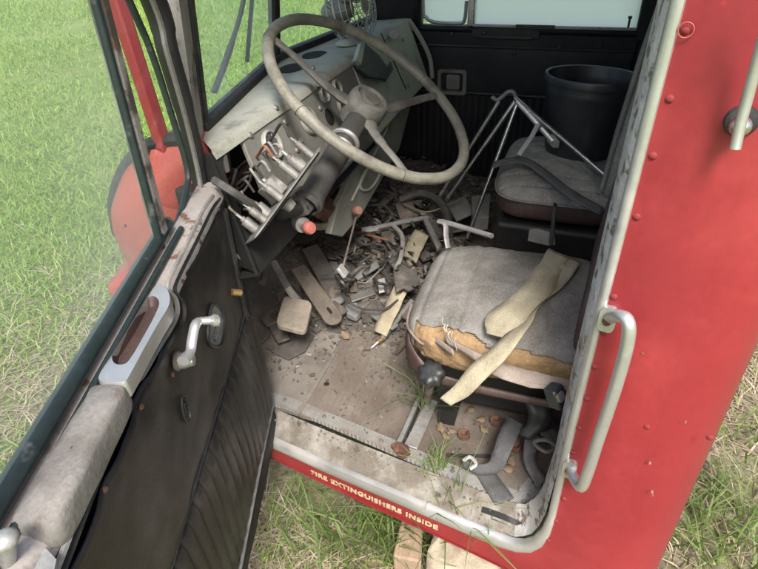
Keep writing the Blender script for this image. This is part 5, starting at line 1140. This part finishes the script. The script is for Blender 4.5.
# mound of dirt and countless small bits over the toe board
rows = []
for y in np.linspace(.18, .97, 50):
    row = []
    for x in np.linspace(1.02, 2.36, 80):
        q = V(x, y, 0); e = min(1, max(0, (x-1.16)/.25))*min(1, max(0, (y-.20)/.2))*min(1, (2.40-x)/.1)
        zz = .012*e+e*(.05+.12*max(0, y-.45)+.03*mnoise.noise(q*6)+.018*mnoise.noise(q*17)+.009*mnoise.noise(q*45))-.012*(1-e)
        row.append(V(x, y, zz))
    rows.append(row)
dm_ = MB().grid(rows).build('dirt', M['dirt']); tag(dm_, 'dark crumbly dirt heaped in the footwell', kind='stuff')
db = MB()
for i in range(2600):
    x, y = RNG.uniform(.98, 2.3), RNG.uniform(.15, .95)
    e = min(1, max(0, (x-1.16)/.25))*min(1, max(0, (y-.20)/.2))
    if e < .05 and RNG.uniform() > .25: continue
    q = V(x, y, 0); z = .012*e+e*(.055+.12*max(0, y-.45)+.03*mnoise.noise(q*6)+.018*mnoise.noise(q*17))+.004
    s = RNG.uniform(.0015, .007)*(1.7 if RNG.uniform() < .12 else 1)
    R3 = Matrix.Rotation(RNG.uniform(0, 6.3), 3, 'Z') @ Matrix.Rotation(RNG.uniform(-.6, .6), 3, 'X')
    db.obox(V(x, y, z), R3 @ V(s, 0, 0), R3 @ V(0, s*RNG.uniform(.3, 1), 0), R3 @ V(0, 0, s*RNG.uniform(.1, .5)))
for i in range(4200):      # fine grit between the bits
    x, y = RNG.uniform(.95, 2.2), RNG.uniform(.15, .9); e = min(1, max(0, (x-1.16)/.25))*min(1, max(0, (y-.20)/.2))
    if e < .05 and RNG.uniform() > .45: continue
    q = V(x, y, 0); s = RNG.uniform(.0008, .0028); z = .012*e+e*(.055+.12*max(0, y-.45)+.03*mnoise.noise(q*6)+.018*mnoise.noise(q*17))+.005+.004*e
    db.obox(V(x, y, z), V(s, s*.4, 0), V(-s*.3, s*.8, s*.2), V(0, 0, s*.6))
m_ = mat('mixed_crumbs', (.1, .1, .1), rough=.9)
nt = m_.node_tree; ge = nt.nodes.new('ShaderNodeNewGeometry'); rp = nt.nodes.new('ShaderNodeValToRGB'); nt.links.new(ge.outputs['Random Per Island'], rp.inputs[0]); nt.links.new(rp.outputs[0], nt.nodes['Principled BSDF'].inputs['Base Color'])
for p_, c_ in ((.3, (.11, .095, .08)), (.6, (.085, .077, .068)), (.78, (.15, .14, .125)), (.9, (.12, .078, .055)), (.95, (.24, .225, .20))): e_ = rp.color_ramp.elements.new(p_); e_.color = rgb(c_)
rp.color_ramp.elements[0].color = rgb((.07, .058, .047)); rp.color_ramp.elements[-1].color = rgb((.28, .265, .24))
tag(db.build('debris', m_, smooth=False, jitter=.004), 'small broken bits strewn over the cab floor', kind='stuff')
cb_ = MB()
for i in range(420):
    a_ = RNG.uniform(0, .62); o_ = -RNG.uniform(.02, .34)**1.0; p = SP(a_, o_, .0055 if a_ < .5 else .001); s = RNG.uniform(.0008, .0035)
    if p.x > SX0-.02 and p.y < .25: pass
    R3 = Matrix.Rotation(RNG.uniform(0, 6.3), 3, 'Z') @ Matrix.Rotation(RNG.uniform(-.6, .6), 3, 'X')
    cb_.obox(p, R3 @ V(s, 0, 0), R3 @ V(0, s*.7, 0), R3 @ V(0, 0, s*.5))
for i in range(90):
    a_ = RNG.uniform(.05, .68); o_ = RNG.uniform(.005, .04); p = SP(a_, o_, -.5*o_+.002); s = RNG.uniform(.0006, .002); cb_.obox(p, V(s, 0, 0), V(0, s*.8, 0), V(0, 0, s*.5))
tag(cb_.build('floor_crumbs', m_, smooth=False, jitter=.001), 'gritty crumbs on the plywood and sill', kind='stuff')
# larger scraps, each its own thing
scr_m = ['slate', 'brownscrap', 'darkscrap', 'greymetal', 'darkscrap', 'slate', 'brownscrap', 'darkscrap']
for i in range(60):
    x, y = RNG.uniform(322, 470), RNG.uniform(186, 296)
    if x < 340 and y < 240: continue
    p = Z(x, y, .10); q = V(p.x, p.y, 0); e = min(1, max(0, (p.x-1.16)/.25))*min(1, max(0, (p.y-.2)/.2)); p.z = .012*e+e*(.06+.12*max(0, p.y-.45)+.03*mnoise.noise(q*6)+.018*mnoise.noise(q*17))+.012
    s = RNG.uniform(.012, .034); R3 = Matrix.Rotation(RNG.uniform(0, 6.3), 3, 'Z') @ Matrix.Rotation(RNG.uniform(-.45, .45), 3, 'X') @ Matrix.Rotation(RNG.uniform(-.45, .45), 3, 'Y')
    n_ = int(RNG.integers(4, 7)); pts = []
    asp = RNG.uniform(.35, 1)
    for k in range(n_):
        a_ = 2*pi*k/n_+RNG.uniform(-.3, .3); pts.append(p+R3 @ V(cos(a_)*s*RNG.uniform(.8, 1.3), sin(a_)*s*asp*RNG.uniform(.8, 1.3), 0))
    mm = scr_m[i % 8]; o = MB().prism(pts, R3 @ V(0, 0, RNG.uniform(.002, .010))).build('litter_scrap', M[mm], None, bev=.001, jitter=.002)
    tag(o, {'slate': 'jagged grey scrap among the footwell litter', 'brownscrap': 'jagged brown scrap among the footwell litter', 'darkscrap': 'jagged dark scrap among the footwell litter', 'greymetal': 'jagged metal scrap among the footwell litter'}[mm], 'scrap', {'slate': 'grey litter scraps', 'brownscrap': 'brown litter scraps', 'darkscrap': 'dark litter scraps', 'greymetal': 'metal litter scraps'}[mm])
# ---------------------------------------------------------------- outside, by the rocker
def GZ(x, y, h=0): return Z(x, y, GROUND+h)
wb = MB().prism([GZ(x, y, .11) for x, y in [(402, 517), (424, 516), (421, 562), (393, 556)]], V(0, 0, -.12)); o = wb.build('wood_block', M['wood'], None, bev=.005, jitter=.003); tag(o, 'weathered wooden block standing in the grass under the red rocker', 'wood block')
sc_ = GZ(461, 563, .085); m = MB().sphere(sc_, .085, 32, 20, (.75, 1.15, .8)); 
for i, p in enumerate(m.v):
    d = p-sc_; ln = 1+.16*mnoise.noise(p*14)+.09*mnoise.noise(p*34); 
    dd = d*ln; dd.z = min(dd.z, .045+.02*dd.y); dd.y = max(min(dd.y, .075), -.09); m.v[i] = sc_+dd
o = m.build('stone', M['stone'], None, angle=28, jitter=.003, jsc=60); tag(o, 'pale tan stone lying in the grass against the red rocker', 'stone')
def tuft(pos, n, h0, h1, lab, spread=.02, lean=1.0, wid=.0042, z=None, grp=None):
    p = np.array([[pos.x+RNG.normal()*spread, pos.y+RNG.normal()*spread, pos.z] for _ in range(n)])
    o = blades('grass_tuft', M['tuft'], p, RNG.uniform(h0, h1, n), RNG.uniform(wid*.6, wid, n), RNG.uniform(.2, lean, n)); return tag(o, lab, 'grass tuft', grp)
G2 = 'grass tufts beside the rocker'; 
tuft(GZ(355, 535), 70, .10, .26, 'tall green grass tuft standing in front of the rocker lettering', .045, 1.2, .006, grp=G2)
tuft(GZ(330, 553), 50, .08, .20, 'grass tuft at the lower edge left of the wooden block', .04, 1.3, .006, grp=G2)
tuft(GZ(390, 545), 50, .12, .30, 'grass tuft just left of the wooden block', .035, 1.1, .006, grp=G2)
tuft(GZ(432, 538), 60, .12, .32, 'grass tuft between the wooden block and the stone', .035, 1.1, .006, grp=G2)
tuft(GZ(400, 531), 60, .22, .42, 'tallest grass stalks leaning across the end of the rocker lettering', .03, .8, .007, grp=G2)
tuft(GZ(500, 566), 40, .10, .26, 'grass tuft right of the pale stone', .04, 1.2, .006, grp=G2)
tuft(GZ(300, 500), 26, .06, .12, 'short grass tuft in the dry thatch near the door edge', .022, 1.3, .005, grp=G2)
tuft(GZ(290, 545), 26, .06, .13, 'short grass tuft below the door edge', .022, 1.3, .005, grp=G2)
for x, y, n, lab in ((728, 500, 70, 'green grass tuft behind the cab rear corner'), (745, 545, 60, 'green grass tuft at the lower right behind the cab'), (700, 555, 40, 'grass tuft close under the cab rear corner'), (745, 440, 40, 'sparse grass tuft highest behind the cab corner'), (715, 525, 50, 'bent grass tuft behind the cab')):
    tuft(GZ(x, y), n, .08, .2, lab, .06, 1.4, .006, grp='grass tufts behind the cab')
G3 = 'grass tufts growing in the cab'
tuft(Z(424, 408, .004), 34, .06, .19, 'thin pale grass tuft growing through the seat rail', .014, 1.7, .0036, grp=G3)
tuft(Z(437, 466, .004), 44, .03, .09, 'low grass tuft growing inside the sill by the seat rail', .013, 1.6, .0034, grp=G3)
tuft(SP(.17, .04, -.03), 16, .08, .2, 'grass tuft poking over the sill beside the torn weather strip', .02, 1.6, .004, grp=G3)
tuft(SP(.10, .06, -.06), 10, .08, .18, 'grass stalks leaning over the bright door trim', .02, 1.8, .004, grp=G3)
